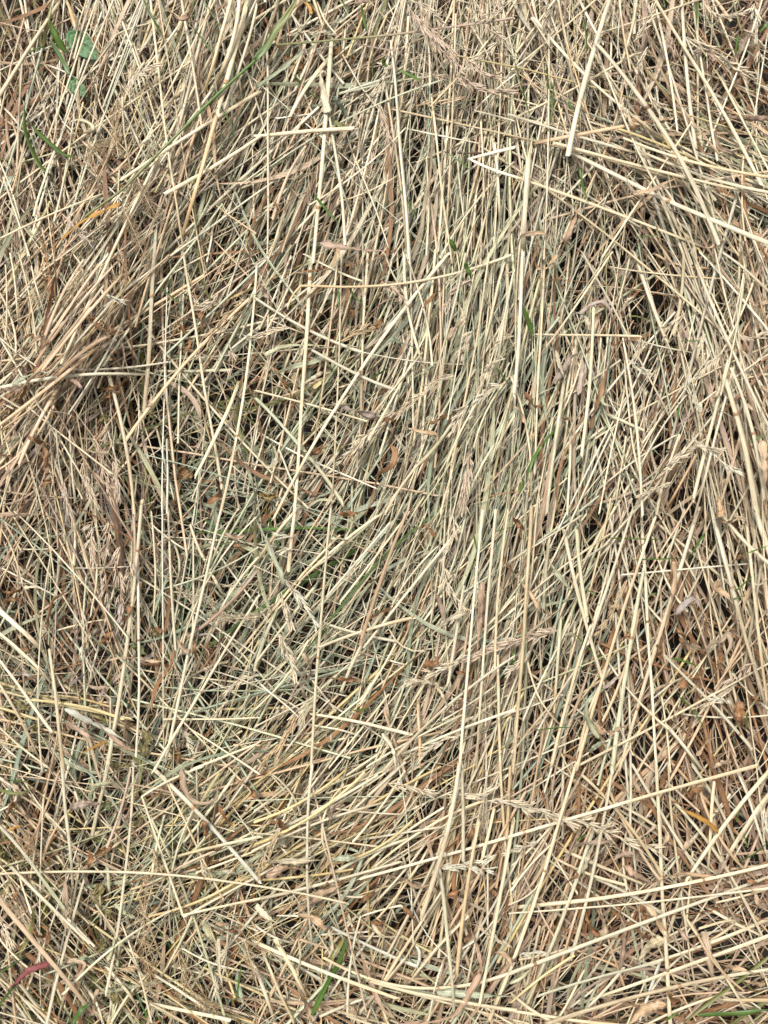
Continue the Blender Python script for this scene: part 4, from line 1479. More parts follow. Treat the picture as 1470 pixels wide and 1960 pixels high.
def broad_leaf_material(name, a, b, vein):
    m = bpy.data.materials.new(name); m.use_nodes = True
    nt = m.node_tree; N = nt.nodes; Lk = nt.links
    bs = N['Principled BSDF']; bs.inputs['Roughness'].default_value = 0.5
    gr = N.new('ShaderNodeAttribute'); gr.attribute_name = 'grain'
    no = N.new('ShaderNodeTexNoise'); no.inputs['Scale'].default_value = 2.2; no.inputs['Detail'].default_value = 5
    Lk.new(gr.outputs['Vector'], no.inputs['Vector'])
    cr = N.new('ShaderNodeValToRGB')
    cr.color_ramp.elements[0].position = 0.4; cr.color_ramp.elements[0].color = (*a, 1)
    cr.color_ramp.elements[1].position = 0.62; cr.color_ramp.elements[1].color = (*b, 1)
    Lk.new(no.outputs['Fac'], cr.inputs[0])
    tint = N.new('ShaderNodeAttribute'); tint.attribute_name = 'tint'
    mx = N.new('ShaderNodeMix'); mx.data_type = 'RGBA'; mx.blend_type = 'MIX'
    sep = N.new('ShaderNodeSeparateColor'); Lk.new(tint.outputs['Color'], sep.inputs[0])
    Lk.new(sep.outputs[0], mx.inputs[0]); Lk.new(cr.outputs[0], mx.inputs[6]); mx.inputs[7].default_value = (*vein, 1)
    Lk.new(mx.outputs[2], bs.inputs['Base Color'])
    tr = N.new('ShaderNodeBsdfTranslucent'); ms = N.new('ShaderNodeMixShader'); ms.inputs[0].default_value = 0.2
    Lk.new(mx.outputs[2], tr.inputs['Color']); Lk.new(bs.outputs[0], ms.inputs[1]); Lk.new(tr.outputs[0], ms.inputs[2])
    Lk.new(ms.outputs[0], N['Material Output'].inputs['Surface'])
    return m


M_SOIL = soil_material()
M_BROAD = broad_leaf_material('fresh_broad_leaf', (0.038, 0.110, 0.028), (0.066, 0.165, 0.045), (0.12, 0.24, 0.08))
M_CRUMP = {'b': broad_leaf_material('withered_brown_leaf', (0.16, 0.075, 0.03), (0.30, 0.16, 0.06), (0.34, 0.22, 0.10)),
           'l': broad_leaf_material('withered_olive_leaf', (0.13, 0.105, 0.035), (0.25, 0.21, 0.08), (0.32, 0.26, 0.12)),
           'n': broad_leaf_material('half_dried_green_leaf', (0.08, 0.13, 0.05), (0.20, 0.17, 0.07), (0.25, 0.27, 0.12)),
           'o': broad_leaf_material('withered_golden_leaf', (0.19, 0.105, 0.03), (0.38, 0.23, 0.06), (0.42, 0.30, 0.12))}

# ---------------------------------------------------------------- the ground
gn = 160
gx = np.linspace(-1, 1, gn)
gx = np.sign(gx) * (0.45 * np.abs(gx) + 11.5 * np.abs(gx) ** 7)
GX, GY = np.meshgrid(gx, gx)
gz = np.array([mnoise.noise(Vector((x * 18, y * 18, 0))) * 0.006 + mnoise.noise(Vector((x * 70, y * 70, 3))) * 0.002 for x, y in zip(GX.ravel(), GY.ravel())]) - 0.002
gi = np.arange(gn - 1)
q = (gi[:, None] * gn + gi[None, :]).ravel()
me = make_mesh('ground', np.stack([GX.ravel(), GY.ravel(), gz], -1), np.stack([q, q + 1, q + gn + 1, q + gn], -1), np.ones((gn * gn, 3)), np.zeros((gn * gn, 3)), M_SOIL)
ground = link('ground', me); ground['kind'] = 'structure'


# ---------------------------------------------------------------- pile of uncounted straw, leaf litter, fibres, husks
def pick_area(px, py, sigma=80.):
    x, y = np.clip(px, 0, 1470), np.clip(py, 0, 1960)
    x = x + NR.normal(0, 22, len(x)); y = y + NR.normal(0, 22, len(x))
    out = np.empty(len(x), int)
    for i in range(0, len(x), 4000):
        d2 = (x[i:i + 4000, None] - _AX) ** 2 + (y[i:i + 4000, None] - _AY) ** 2
        g = -np.log(-np.log(NR.uniform(1e-9, 1, d2.shape)))           # Gumbel pick with gaussian weights
        out[i:i + 4000] = np.argmax(g - d2 / (2 * sigma ** 2), 1)
    return out


def scatter(n, field, marg=190, depth=(0.0, 1.0), deep=1.0, cap=6):
    px = NR.uniform(-marg, 1470 + marg, n); py = NR.uniform(-marg, 1960 + marg, n)
    ar = pick_area(px, py)
    ang = np.empty(n); colr = np.empty((n, 3)); ws = np.empty(n); sd = np.empty(n)
    tt = NR.uniform(depth[0], depth[1], n)
    for i in range(n):
        a = AREA[ar[i]]
        opts = a[2]
        r = R.uniform(0, sum(o[2] for o in opts))
        for o in opts:
            r -= o[2]
            if r <= 0: break
        widen = 1.0 + 1.1 * (1 - tt[i]) ** 2
        ang[i] = math.radians(o[0] + R.gauss(0, o[1] * (1.0 if o[1] > 22 else 0.62) * widen) + (R.uniform(-60, 60) if R.random() < 0.15 else 0))
        pal = a[3] if field == 'straw' else a[4]
        ch = R.choice(pal)
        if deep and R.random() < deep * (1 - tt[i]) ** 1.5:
            ch = R.choice('tbkbblddd')  # old brown litter lower down, with gap shade painted into its dark colours
        if field == 'straw' and tt[i] > 0.7 and ch in 'gkty' and R.random() < 0.10: ch = 'c'
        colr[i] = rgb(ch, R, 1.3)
        ws[i] = a[6]; sd[i] = a[7]
    if R.random() < 0.5: ang = ang
    ang += (NR.random(n) < 0.5) * math.pi
    return px, py, ang, colr, ws, sd, tt, ar


def paths(px, py, ang, length, bend, tt, k, zjit, wob=0.0, tilt=0.06, curl=0.0):
    """Bent paths (n,k,3) centred on the given pixels; length in pixels."""
    n = len(px)
    s = np.linspace(-0.5, 0.5, k)[None, :]
    head = ang[:, None] + bend[:, None] * s * 2
    if wob:
        head = head + wob * np.sin(s * NR.uniform(4, 12, (n, 1)) + NR.uniform(0, 6.3, (n, 1)))
    stp = length[:, None] / (k - 1)
    dx, dy = np.cos(head) * stp, -np.sin(head) * stp
    X = np.cumsum(dx, 1); Y = np.cumsum(dy, 1)
    X = X - X.mean(1, keepdims=True) + px[:, None]; Y = Y - Y.mean(1, keepdims=True) + py[:, None]
    H = surf(X.ravel(), Y.ravel()).reshape(n, k)
    H = 0.5 * H + 0.5 * H.mean(1, keepdims=True)
    Z = 0.002 + H * tt[:, None] + NR.normal(0, zjit, (n, 1)) + NR.normal(0, tilt, (n, 1)) * s * length[:, None] * PXM
    if curl:
        Z = Z + curl * length[:, None] * PXM * np.sin(s * NR.uniform(2, 9, (n, 1)) + NR.uniform(0, 6.3, (n, 1)))
    return to_world(X, Y, np.maximum(Z, 0.0015))


def grain_for(P, u, per, amp=1.0):
    n, k, _ = P.shape
    L = arc(P)
    off = NR.uniform(0, 90, (n, 1))
    sv = np.empty((n * k * per, 3), np.float32)
    sv[:, 0] = u[0] * amp; sv[:, 1] = u[1] * amp + np.repeat(np.repeat(off, k, 1).ravel(), per)
    sv[:, 2] = np.repeat((L * 260 + off * 3).ravel(), per)
    return sv


class Pot:
    """Collects many pieces for one joined mesh."""
    def __init__(s): s.v, s.f, s.c, s.g, s.n = [], [], [], [], 0
    def add(s, V, F, C, G):
        s.v.append(V); s.f.append(F + s.n); s.c.append(C); s.g.append(G); s.n += len(V)
    def build(s, name, mat):
        return make_mesh(name, np.concatenate(s.v), np.concatenate(s.f), np.concatenate(s.c), np.concatenate(s.g), mat)


def add_tubes(pot, P, r, sides, colr, flat=None, two=None, taper=0.12):
    n, k, _ = P.shape
    t = np.linspace(0, 1, k)[None, :]
    rad = r[:, None] * (1 - taper * t)
    V, F, u = tubes(P, rad, sides, flat)
    C = np.repeat(colr[:, None, :], k, 1)
    if two is not None:                                  # the leaf sheath on one stretch of the stem
        cut = NR.uniform(0.1, 0.9, (n, 1))
        C = np.where((t > cut)[..., None], two[:, None, :], C)
    C = np.repeat(C.reshape(-1, 3), sides, 0)
    pot.add(V, F, C, grain_for(P, u, sides))


def add_strips(pot, P, half, colr, roll0, twist, across=3, vee=0.2, endpow=0.6):
    n, k, _ = P.shape
    t = np.linspace(0, 1, k)[None, :]
    shape = np.clip(np.sin(np.pi * np.clip(t * 0.93 + 0.035, 0, 1)), 0.02, 1) ** endpow
    roll = roll0[:, None] + twist[:, None] * (t - 0.5)
    V, F, u = strips(P, half[:, None] * shape, roll, across, vee)
    C = np.repeat(np.repeat(colr[:, None, :], k, 1).reshape(-1, 3), across, 0)
    edge = np.abs(u)[:, None] ** 3
    C = C * (1 - 0.12 * edge)
    pot.add(V, F, C, grain_for(P, (u * 1.2, np.zeros_like(u)), across))


straw_pot, leaf_pot, fibre_pot = Pot(), Pot(), Pot()

# the mat at the bottom, the middle of the pile, then its loose top
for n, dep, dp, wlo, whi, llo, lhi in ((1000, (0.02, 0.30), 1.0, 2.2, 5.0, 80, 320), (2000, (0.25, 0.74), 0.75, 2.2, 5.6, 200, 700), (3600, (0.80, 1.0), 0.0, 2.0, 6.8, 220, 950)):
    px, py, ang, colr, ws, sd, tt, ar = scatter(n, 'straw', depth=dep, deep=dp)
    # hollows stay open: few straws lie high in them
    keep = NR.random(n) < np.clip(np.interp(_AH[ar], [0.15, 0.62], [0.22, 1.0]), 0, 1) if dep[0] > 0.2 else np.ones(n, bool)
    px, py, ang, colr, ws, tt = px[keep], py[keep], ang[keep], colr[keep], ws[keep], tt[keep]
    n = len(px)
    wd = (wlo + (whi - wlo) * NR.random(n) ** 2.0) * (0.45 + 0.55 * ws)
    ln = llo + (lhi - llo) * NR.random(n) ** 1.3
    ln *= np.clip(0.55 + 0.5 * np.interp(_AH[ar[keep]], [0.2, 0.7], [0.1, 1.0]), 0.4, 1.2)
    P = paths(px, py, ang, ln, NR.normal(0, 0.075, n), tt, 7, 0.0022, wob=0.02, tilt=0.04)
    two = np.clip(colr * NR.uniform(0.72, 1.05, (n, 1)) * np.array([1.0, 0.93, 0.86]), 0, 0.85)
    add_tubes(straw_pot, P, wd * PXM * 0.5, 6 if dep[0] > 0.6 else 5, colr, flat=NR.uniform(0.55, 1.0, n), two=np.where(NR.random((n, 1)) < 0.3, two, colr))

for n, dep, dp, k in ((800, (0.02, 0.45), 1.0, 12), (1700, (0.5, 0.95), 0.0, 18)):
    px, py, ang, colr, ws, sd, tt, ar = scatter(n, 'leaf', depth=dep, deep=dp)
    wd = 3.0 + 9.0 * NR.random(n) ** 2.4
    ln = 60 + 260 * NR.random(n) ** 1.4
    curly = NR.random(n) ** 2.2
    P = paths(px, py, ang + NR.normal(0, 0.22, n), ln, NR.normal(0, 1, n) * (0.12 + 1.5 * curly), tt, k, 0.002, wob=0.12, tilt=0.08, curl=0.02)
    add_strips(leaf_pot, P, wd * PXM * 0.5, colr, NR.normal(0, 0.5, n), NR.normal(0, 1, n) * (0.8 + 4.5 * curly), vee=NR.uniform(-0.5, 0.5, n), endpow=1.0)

# long flat dry blades running with the stems
n = 1500
px, py, ang, colr, ws, sd, tt, ar = scatter(n, 'leaf', depth=(0.72, 1.02), deep=0.0)
P = paths(px, py, ang, NR.uniform(150, 520, n), NR.normal(0, 0.30, n), tt, 20, 0.002, wob=0.07, tilt=0.04, curl=0.008)
add_strips(leaf_pot, P, (3.5 + 7 * NR.random(n) ** 1.8) * PXM * 0.5, colr, NR.normal(0, 0.4, n), NR.normal(0, 1.4, n), vee=NR.uniform(-0.4, 0.4, n), endpow=0.8)

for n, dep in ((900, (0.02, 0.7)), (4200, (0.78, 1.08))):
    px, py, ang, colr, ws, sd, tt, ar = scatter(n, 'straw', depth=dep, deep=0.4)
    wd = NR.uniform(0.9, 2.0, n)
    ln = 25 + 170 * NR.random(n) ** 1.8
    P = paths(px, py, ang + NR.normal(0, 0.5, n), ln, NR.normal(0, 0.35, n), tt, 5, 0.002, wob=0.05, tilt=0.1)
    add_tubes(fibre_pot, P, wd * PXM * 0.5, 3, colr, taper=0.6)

chip_pot = Pot()
n = 3000
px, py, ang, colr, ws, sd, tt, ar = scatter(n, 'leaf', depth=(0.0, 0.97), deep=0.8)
P = paths(px, py, ang + NR.normal(0, 0.8, n), NR.uniform(5, 26, n), NR.normal(0, 0.5, n), tt, 4, 0.002, tilt=0.25)
add_strips(chip_pot, P, NR.uniform(0.8, 3.0, n) * PXM * 0.5, colr, NR.normal(0, 0.7, n), NR.normal(0, 1.0, n), vee=0.3, endpow=0.5)

# thinner cover further out, beyond the view
n = 9000
rx = NR.uniform(-2600, 2600 + 1470, n); ry = NR.uniform(-2600, 2600 + 1960, n)
out = (rx < -150) | (rx > 1620) | (ry < -150) | (ry > 2110)
rx, ry = rx[out], ry[out]; n = len(rx)
cc = np.array([rgb(R.choice('ccctyg'), R, 1.3) for _ in range(n)])
P = paths(rx, ry, NR.normal(1.25, 0.5, n), NR.uniform(250, 800, n), NR.normal(0, 0.1, n), NR.uniform(0.1, 1, n), 3, 0.003)
add_tubes(straw_pot, P, NR.uniform(3, 9, n) * PXM * 0.5, 4, cc)


# ---------------------------------------------------------------- spikelets
def husk(L, w, rings=6, sides=5, awn=0.25):
    """A pointed husk along +X."""
    xs = np.array([0, 0.14, 0.34, 0.58, 0.8, 1.0, 1.0 + awn][:rings + 1])
    rs = np.array([0.10, 0.75, 1.0, 0.78, 0.36, 0.08, 0.015][:rings + 1])
    P = np.stack([xs * L, 0 * xs, 0.05 * L * np.sin(xs * 2.5)], -1)[None]
    V, F, u = tubes(P, (rs * w / 2)[None], sides, np.array([0.62]))
    return V, F, np.repeat(xs, sides)


def spikelet_arrays(seed, letter, n=5, sides=5):
    rnd = random.Random(seed)
    Vs, Fs, Cs, Gs, off = [], [], [], [], 0
    for i in range(n):
        L = rnd.uniform(0.50, 0.62); w = rnd.uniform(0.11, 0.17)
        V, F, xs = husk(L, w, 6, sides, rnd.uniform(0.05, 0.8))
        a = (1 if i % 2 else -1) * rnd.uniform(0.10, 0.26)
        x0 = 0.40 * i / max(n - 1, 1)
        rot = np.array([[math.cos(a), -math.sin(a), 0], [math.sin(a), math.cos(a), 0], [0, 0, 1]])
        V = V @ rot.T + np.array([x0, 0.03 * (1 if i % 2 else -1), rnd.uniform(-0.03, 0.05)])
        c = rgb(letter, rnd, 0.9, HUSK)
        C = c[None, :] * (0.80 + 0.35 * np.clip(xs, 0, 1))[:, None]
        Vs.append(V); Fs.append(F + off); off += len(V)
        Cs.append(np.clip(C, 0, 0.85))
        g = V * np.array([9, 22, 22]) + rnd.uniform(0, 50); Gs.append(g[:, [1, 2, 0]])
    return np.concatenate(Vs), np.concatenate(Fs), np.concatenate(Cs), np.concatenate(Gs)


SPK = {}
def spikelet_mesh(letter, v):
    if (letter, v) not in SPK:
        V, F, C, G = spikelet_arrays(hash((ord(letter), v)) % 9999, letter)
        SPK[(letter, v)] = make_mesh('spikelet', V, F, C, G, M_SEED)
    return SPK[(letter, v)]


def place_rot(yaw, pitch, roll):
    return np.array((Matrix.Rotation(yaw, 3, 'Z') @ Matrix.Rotation(pitch, 3, 'Y') @ Matrix.Rotation(roll, 3, 'X')))


husk_pot = Pot()
small = {l: [spikelet_arrays(100 + i + ord(l), l, 3, 4) for i in range(3)] for l in 'ctpwvo'}
n = 5200
px, py, ang, colr, ws, sd, tt, ar = scatter(n, 'straw', depth=(0.35, 1.12), deep=0)
for i in np.nonzero(NR.random(n) < np.clip(sd, 0, 1) * 0.75)[0]:
    l = R.choice({'p': 'ppct', 'v': 'pvct'}.get(AREA[ar[i]][4][0], 'cctw'))
    V, F, C, G = R.choice(small[l])
    s = R.uniform(13, 26) * PXM
    z = 0.003 + surf(px[i], py[i])[0] * tt[i]
    o = to_world(px[i:i + 1], py[i:i + 1], z)[0]
    husk_pot.add((V * s) @ place_rot(ang[i] + R.gauss(0, .5), R.gauss(0, .25), R.uniform(0, 6)).T + o, F, C, G)

for pot, name, mat, lab in ((straw_pot, 'loose_straw', M_STRAW, 'countless dry straws matted together across the whole ground'),
                            (leaf_pot, 'leaf_litter', M_LEAF, 'withered grass blades mixed through the straw pile'),
                            (fibre_pot, 'straw_fibres', M_STRAW, 'hair thin dry grass fibres strewn through the pile'),
                            (chip_pot, 'straw_chaff', M_LEAF, 'tiny broken chips of straw and leaf fallen into the gaps'),
                            (husk_pot, 'fallen_husks', M_SEED, 'fallen pale grass husks scattered in the straw')):
    o = link(name, pot.build(name, mat)); o['kind'] = 'stuff'; o['label'] = lab; o['category'] = name.split('_')[-1]


# ---------------------------------------------------------------- reading the traced pieces
def parse():
    rows = []
    for (tx, ty), text in TRACE.items():
        for line in text.strip().splitlines():
            tok = line.split()
            kind, colr, w = tok[0], tok[1], float(tok[2]) / 3
            secs, joints = [[]], []
            for t in tok[3:]:
                if t == 'kink': secs.append([secs[-1][-1]])
                elif t[0] == '@': joints.append(float(t[1:]))
                else:
                    x, y = t.split(','); secs[-1].append((tx * 490 + float(x) / 3, ty * 490 + float(y) / 3))
            rows.append(dict(kind=kind, col=colr, w=w, secs=secs, joints=joints, seed=zlib.crc32(line.encode())))
    return rows


def fit(sec, n, order=2):
    """Straws are stiff: a smooth low-order curve through the traced points."""
    p = np.array(sec, float)
    d = np.concatenate([[0], np.cumsum(np.linalg.norm(np.diff(p, axis=0), axis=1))]); d /= d[-1]
    o = min(order, len(p) - 1)
    t = np.linspace(0, 1, n)
    return np.stack([np.polyval(np.polyfit(d, p[:, i], o), t) for i in (0, 1)], -1)


def spline(p, n):
    p = np.array(p, float)
    if len(p) == 2: return p[0] + (p[1] - p[0]) * np.linspace(0, 1, n)[:, None]
    q = np.vstack([2 * p[0] - p[1], p, 2 * p[-1] - p[-2]])
    d = np.linalg.norm(np.diff(p, axis=0), axis=1); d = np.concatenate([[0], np.cumsum(d)]); d /= d[-1]
    out = []
    for t in np.linspace(0, 1, n):
        i = min(np.searchsorted(d, t, 'right') - 1, len(p) - 2)
        u = (t - d[i]) / (d[i + 1] - d[i])
        a, b, c, e = q[i], q[i + 1], q[i + 2], q[i + 3]
        out.append(0.5 * ((2 * b) + (-a + c) * u + (2 * a - 5 * b + 4 * c - e) * u * u + (-a + 3 * b - 3 * c + e) * u ** 3))
    return np.array(out)


def plen(p):
    p = np.asarray(p, float)
    return float(np.linalg.norm(np.diff(p, axis=0), axis=1).sum())


ROWS = parse()
for r in ROWS:
    n = 10 if r['kind'] == 'S' else 34
    parts = []; kinks = []; tot = 0
    for s in r['secs']:
        m = max(4, int(plen(s) / 28) + 3) if r['kind'] == 'S' else n
        c = spline(s, m) if r['kind'] in 'LG' else (fit(s, m, 3 if plen(s) > 700 else 2) if len(s) > 1 else np.array(s))
        if parts:                                      # a sharp bend: two close points keep it crisp
            c[0] = parts[-1][-1]; c = c[1:]; kinks.append(tot - 1)
        parts.append(c); tot += len(c)
    r['path'] = np.concatenate(parts); r['kinks'] = kinks
    r['len'] = plen(r['path']) if len(r['path']) > 1 else r['w'] * 3
    r['mid'] = r['path'][len(r['path']) // 2]
    inside = [q for q in r['path'] if 0 <= q[0] <= 1470 and 0 <= q[1] <= 1960]
    r['seen'] = np.mean(inside, 0) if inside else r['mid']
    r['area'] = r['len'] * r['w']

STRAWS = sorted([r for r in ROWS if r['kind'] == 'S'], key=lambda r: -r['area'])
for i, r in enumerate(STRAWS): r['rank'] = 1 - i / len(STRAWS)


def lay(r, lift, jit=0.003, sag=0.35):
    """Heights along a traced path: resting on the pile under it."""
    p = r['path']; rnd = random.Random(r['seed'])
    h = surf(p[:, 0], p[:, 1])
    t = np.linspace(-1, 1, len(p))
    o = 1 if len(p) < 5 else 2
    f = np.polyval(np.polyfit(t, h, o), t)
    f = f * sag + (1 - sag) * max(f.mean(), h.mean())
    if r['kind'] == 'S' and len(r['secs']) == 1 and rnd.random() < 0.5:      # one end slips in under its neighbours
        e = t * rnd.choice((-1, 1))
        f = f - 0.016 * np.clip((e - 0.45) / 0.55, 0, 1) ** 1.5
    if r['col'] == 't' and r['kind'] == 'S' and r['mid'][0] < 250 and 480 < r['mid'][1] < 760: f = f + 0.006
    return f + lift + rnd.gauss(0, jit) + t * rnd.gauss(0, 0.003)


# ---------------------------------------------------------------- labels: each says how its piece looks and what it lies between
USED = {}
def lean(r):
    p = r['path']; d = p[-1] - p[0]
    a = math.degrees(math.atan2(-d[1], d[0])) % 180
    if 78 <= a <= 102: return 'upright'
    if a <= 14 or a >= 166: return 'level'
    return ('steep right leaning' if a > 50 else 'low right leaning') if a < 90 else ('steep left leaning' if a < 130 else 'low left leaning')


def label(r, noun, adj, extra=''):
    x, y = r['seen']
    near = sorted(MARKS, key=lambda m: (m[1] - x) ** 2 + (m[2] - y) ** 2)
    near = [m for m in near if (m[1] - x) ** 2 + (m[2] - y) ** 2 > 26 ** 2]
    a = near[0]
    b = [m for m in near[1:] if (m[1] - x) * (a[1] - x) + (m[2] - y) * (a[2] - y) < 0][:1] or near[1:2]
    b = b[0]
    dx, dy = x - a[1], y - a[2]
    side = ('right of' if dx > 0 else 'left of') if abs(dx) > abs(dy) else ('below' if dy > 0 else 'above')
    tail = [f'{side} the {a[0]}', f'between the {a[0]} and the {b[0]}', f'{side} the {a[0]}, towards the {b[0]}', f'between the {a[0]} and the {near[2][0]}',
            f'between the {b[0]} and the {near[2][0]}', f'between the {a[0]} and the {near[3][0]}']
    heads = [f'{adj} {noun}', f'{adj} {noun}{extra}']
    for t in tail:
        for h in heads:
            s = f'{h} {t}'
            if s not in USED and len(s.replace('-', ' ').split()) <= 16:
                USED[s] = r; return s
    s = f'{adj} {noun} far {side} the {a[0]}'
    i = 0
    while s in USED and i < 9:
        i += 1; s = f'{adj} {noun} {["close", "just", "tight", "near", "well", "straight", "slightly", "directly", "barely"][i - 1]} {side} the {a[0]}'
    USED[s] = r
    return s


def tag(o, lab, cat, group=None):
    o['label'] = lab; o['category'] = cat
    if group: o['group'] = group


# ---------------------------------------------------------------- traced straws
def local(V):
    """Put an object's origin at the middle of its base."""
    c = V.mean(0).copy(); c[2] = V[:, 2].min()
    return V - c, c


def straw_geo(r, sides, lift):
    rnd = random.Random(r['seed'])
    P = to_world(r['path'][:, 0], r['path'][:, 1], lay(r, lift))[None]
    k = P.shape[1]
    t = np.linspace(0, 1, k)
    flip = rnd.random() < 0.5
    rad = r['w'] * PXM * 0.5 * (0.94 - 0.20 * (t if flip else 1 - t)) * (1 + 0.04 * np.sin(t * rnd.uniform(8, 20) + rnd.uniform(0, 6)))
    wob = np.sin(t * rnd.uniform(5, 9) * max(1, r['len'] / 300) + rnd.uniform(0, 6)) * rnd.uniform(0.2, 0.9) * PXM
    P = P + np.stack([wob, 0.6 * wob, 0 * wob], -1)[None]
    for q in r['kinks']:
        rad[q] *= 1.28
    V, F, u = tubes(P, rad[None], sides, np.array([rnd.uniform(0.45, 0.92)]))
    for e, sg in ((0, -1), (k - 1, 1)):                 # ends torn or cut on the slant
        d = P[0, 1] - P[0, 0] if e == 0 else P[0, -1] - P[0, -2]
        d = d / np.linalg.norm(d)
        V[e * sides:(e + 1) * sides] += d[None] * (np.cos(np.arange(sides) * 2 * math.pi / sides + rnd.uniform(0, 6)) * rad[e] * rnd.uniform(0.5, 2.2))[:, None] + d[None] * np.array([rnd.uniform(-0.7, 0.7) for _ in range(sides)])[:, None] * rad[e]
    c1 = rgb(r['col'][0], rnd, 1.0)
    if r['col'][0] in 'gk' and r['kind'] == 'S': c1 = 0.55 * c1 + 0.45 * rgb('c', rnd, 0.8)
    c2 = rgb(r['col'][1], rnd, 0.8) if len(r['col']) > 1 else None
    if c2 is not None:
        m = np.clip((t - 0.35) / 0.3, 0, 1)[:, None]
        C = c1 * (1 - m) + c2 * m
    else:
        C = np.repeat(c1[None], k, 0)
        if rnd.random() < 0.35:
            cut = rnd.uniform(0.15, 0.85)
            C = np.where((t > cut)[:, None], np.clip(c1 * np.array([0.92, 0.84, 0.76]) * rnd.uniform(0.85, 1.05), 0, 0.85)[None], C)
    return P, V, F, np.repeat(C, sides, 0), grain_for(P, u, sides), rad


THICK = lambda w: 'hair thin' if w < 3.7 else 'thin' if w < 4.7 else 'slim' if w < 6.2 else 'stout' if w < 8.6 else 'thick'
LONG = lambda l: 'very long' if l > 520 else 'long' if l > 330 else 'mid length' if l > 190 else 'short'
rest = Pot()
for i, r in enumerate(STRAWS):
    lift = 0.0045 + 0.011 * r['rank'] ** 1.5
    if i >= 298:
        P, V, F, C, G, rad = straw_geo(r, 6, lift)
        rest.add(V, F, C, G)
        continue
    P, V, F, C, G, rad = straw_geo(r, 10, lift)
    V, c = local(V)
    root = link('straw_stem', make_mesh('straw_stem', V, F, C, G, M_STRAW)); root.location = c
    bent = len(r['secs']) > 1
    adj = f"{LONG(r['len'])} {THICK(r['w'])} {WORDS[r['col'][0]]}"
    nj = len(r['joints'])
    tag(root, label(r, f"{lean(r)} straw" if not bent else 'sharply bent straw', adj, ' with brown joint' if nj else ''), 'straw', 'dry straws lying on the pile')
    rnd = random.Random(r['seed'] + 1)
    js = list(r['joints'])
    if not js and r['len'] > 380 and r['w'] > 4.5 and rnd.random() < 0.55: js = [rnd.uniform(0.2, 0.8)]
    k = P.shape[1]
    for j in js:                                        # the brown joint: a swollen ring on the stem
        x = min(max(j, 0.02), 0.98) * (k - 1); a = int(x); f = x - a
        p = P[0, a] * (1 - f) + P[0, min(a + 1, k - 1)] * f
        d = P[0, min(a + 1, k - 1)] - P[0, a]; d /= np.linalg.norm(d)
        rr = rad[a]; hl = rr * 0.85
        ss = np.array([-1, -0.7, -0.25, 0.25, 0.7, 1.0]); pr = np.array([1.02, 1.10, 1.2, 1.16, 1.08, 1.02])
        Q = (p[None] + d[None] * (ss * hl)[:, None])[None]
        Vj, Fj, uj = tubes(Q, (rr * pr)[None], 10, np.array([0.95]))
        cj = np.array((0.36, 0.215, 0.11)) * rnd.uniform(0.6, 1.15)
        cj = np.where((np.abs(ss) > 0.8)[:, None], cj * 1.5, cj)
        jo = link('joint', make_mesh('joint', Vj - c, Fj, np.repeat(np.clip(cj, 0, .7), 10, 0), grain_for(Q, uj, 10), M_JOINT), root)
o = link('scattered_straw', rest.build('scattered_straw', M_STRAW)); o['kind'] = 'stuff'
o['label'] = 'smaller dry straws lying loose on top of the pile'; o['category'] = 'straw'

# ---------------------------------------------------------------- traced leaf blades and green blades
def blade(r, mat, name, lift, twisty, pointed, across=5):
    rnd = random.Random(r['seed'])
    p = r['path']; k = len(p)
    t = np.linspace(0, 1, k)
    z = lay(r, lift, 0.002) + twisty * 0.0035 * np.sin(t * rnd.uniform(5, 9) + rnd.uniform(0, 6))
    P = to_world(p[:, 0], p[:, 1], z)[None]
    if pointed: shp = np.clip((1 - t) * 3.2, 0.03, 1) ** 0.8 * np.clip(0.55 + t * 3, 0, 1)
    else: shp = np.clip(t * 9 + rnd.uniform(0.1, 0.7), 0, 1) * np.clip((1 - t) * rnd.uniform(1.1, 2.6), 0.03, 1) ** rnd.uniform(0.6, 1.0)
    if rnd.random() < 0.5 and not pointed: shp = shp[::-1]
    shp = shp * (1.12 + 0.10 * np.sin(t * 17 + rnd.uniform(0, 6)))
    shp = shp * np.array([1 + 0.16 * rnd.uniform(-1, 1) * (name == 'dry_leaf') for _ in range(k)])
    roll = rnd.gauss(0, 0.35) + twisty * rnd.uniform(0.8, 2.0) * np.sin(t * rnd.uniform(3, 9) + rnd.uniform(0, 6)) + (0.22 * np.sin(t * 31 + rnd.uniform(0, 6)) + np.cumsum([rnd.gauss(0, 0.14) for _ in range(k)]) if name == 'dry_leaf' else 0)
    V, F, u = strips(P, (r['w'] * PXM * 0.5 * shp * (0.84 + 0.25 * twisty))[None], roll[None], across, rnd.uniform(0.15, 0.55) * rnd.choice((-1, 1)))
    cs = [rgb(ch, rnd, 1.0) for ch in r['col']]
    if len(cs) > 1: C = cs[0] * (1 - t)[:, None] + cs[1] * t[:, None]
    else:
        tip = np.clip(cs[0] * np.array([0.85, 0.72, 0.62]), 0, 1)
        m = (np.clip(t - 0.6, 0, 1) * 1.5)[:, None] * rnd.random()
        C = cs[0] * (1 - m) + tip * m
    C = np.repeat(C, across, 0) * (1 - 0.15 * (np.abs(u)[:, None] > 0.9)) * (1 + 0.10 * (np.abs(u)[:, None] < 0.1))
    G = grain_for(P, (u * 1.5, np.zeros_like(u)), across)
    V, c = local(V)
    root = link(name, make_mesh(name, V, F, np.clip(C, 0, .85), G, mat)); root.location = c
    so = root.modifiers.new('body', 'SOLIDIFY'); so.thickness = 0.00012; so.offset = 0
    return root


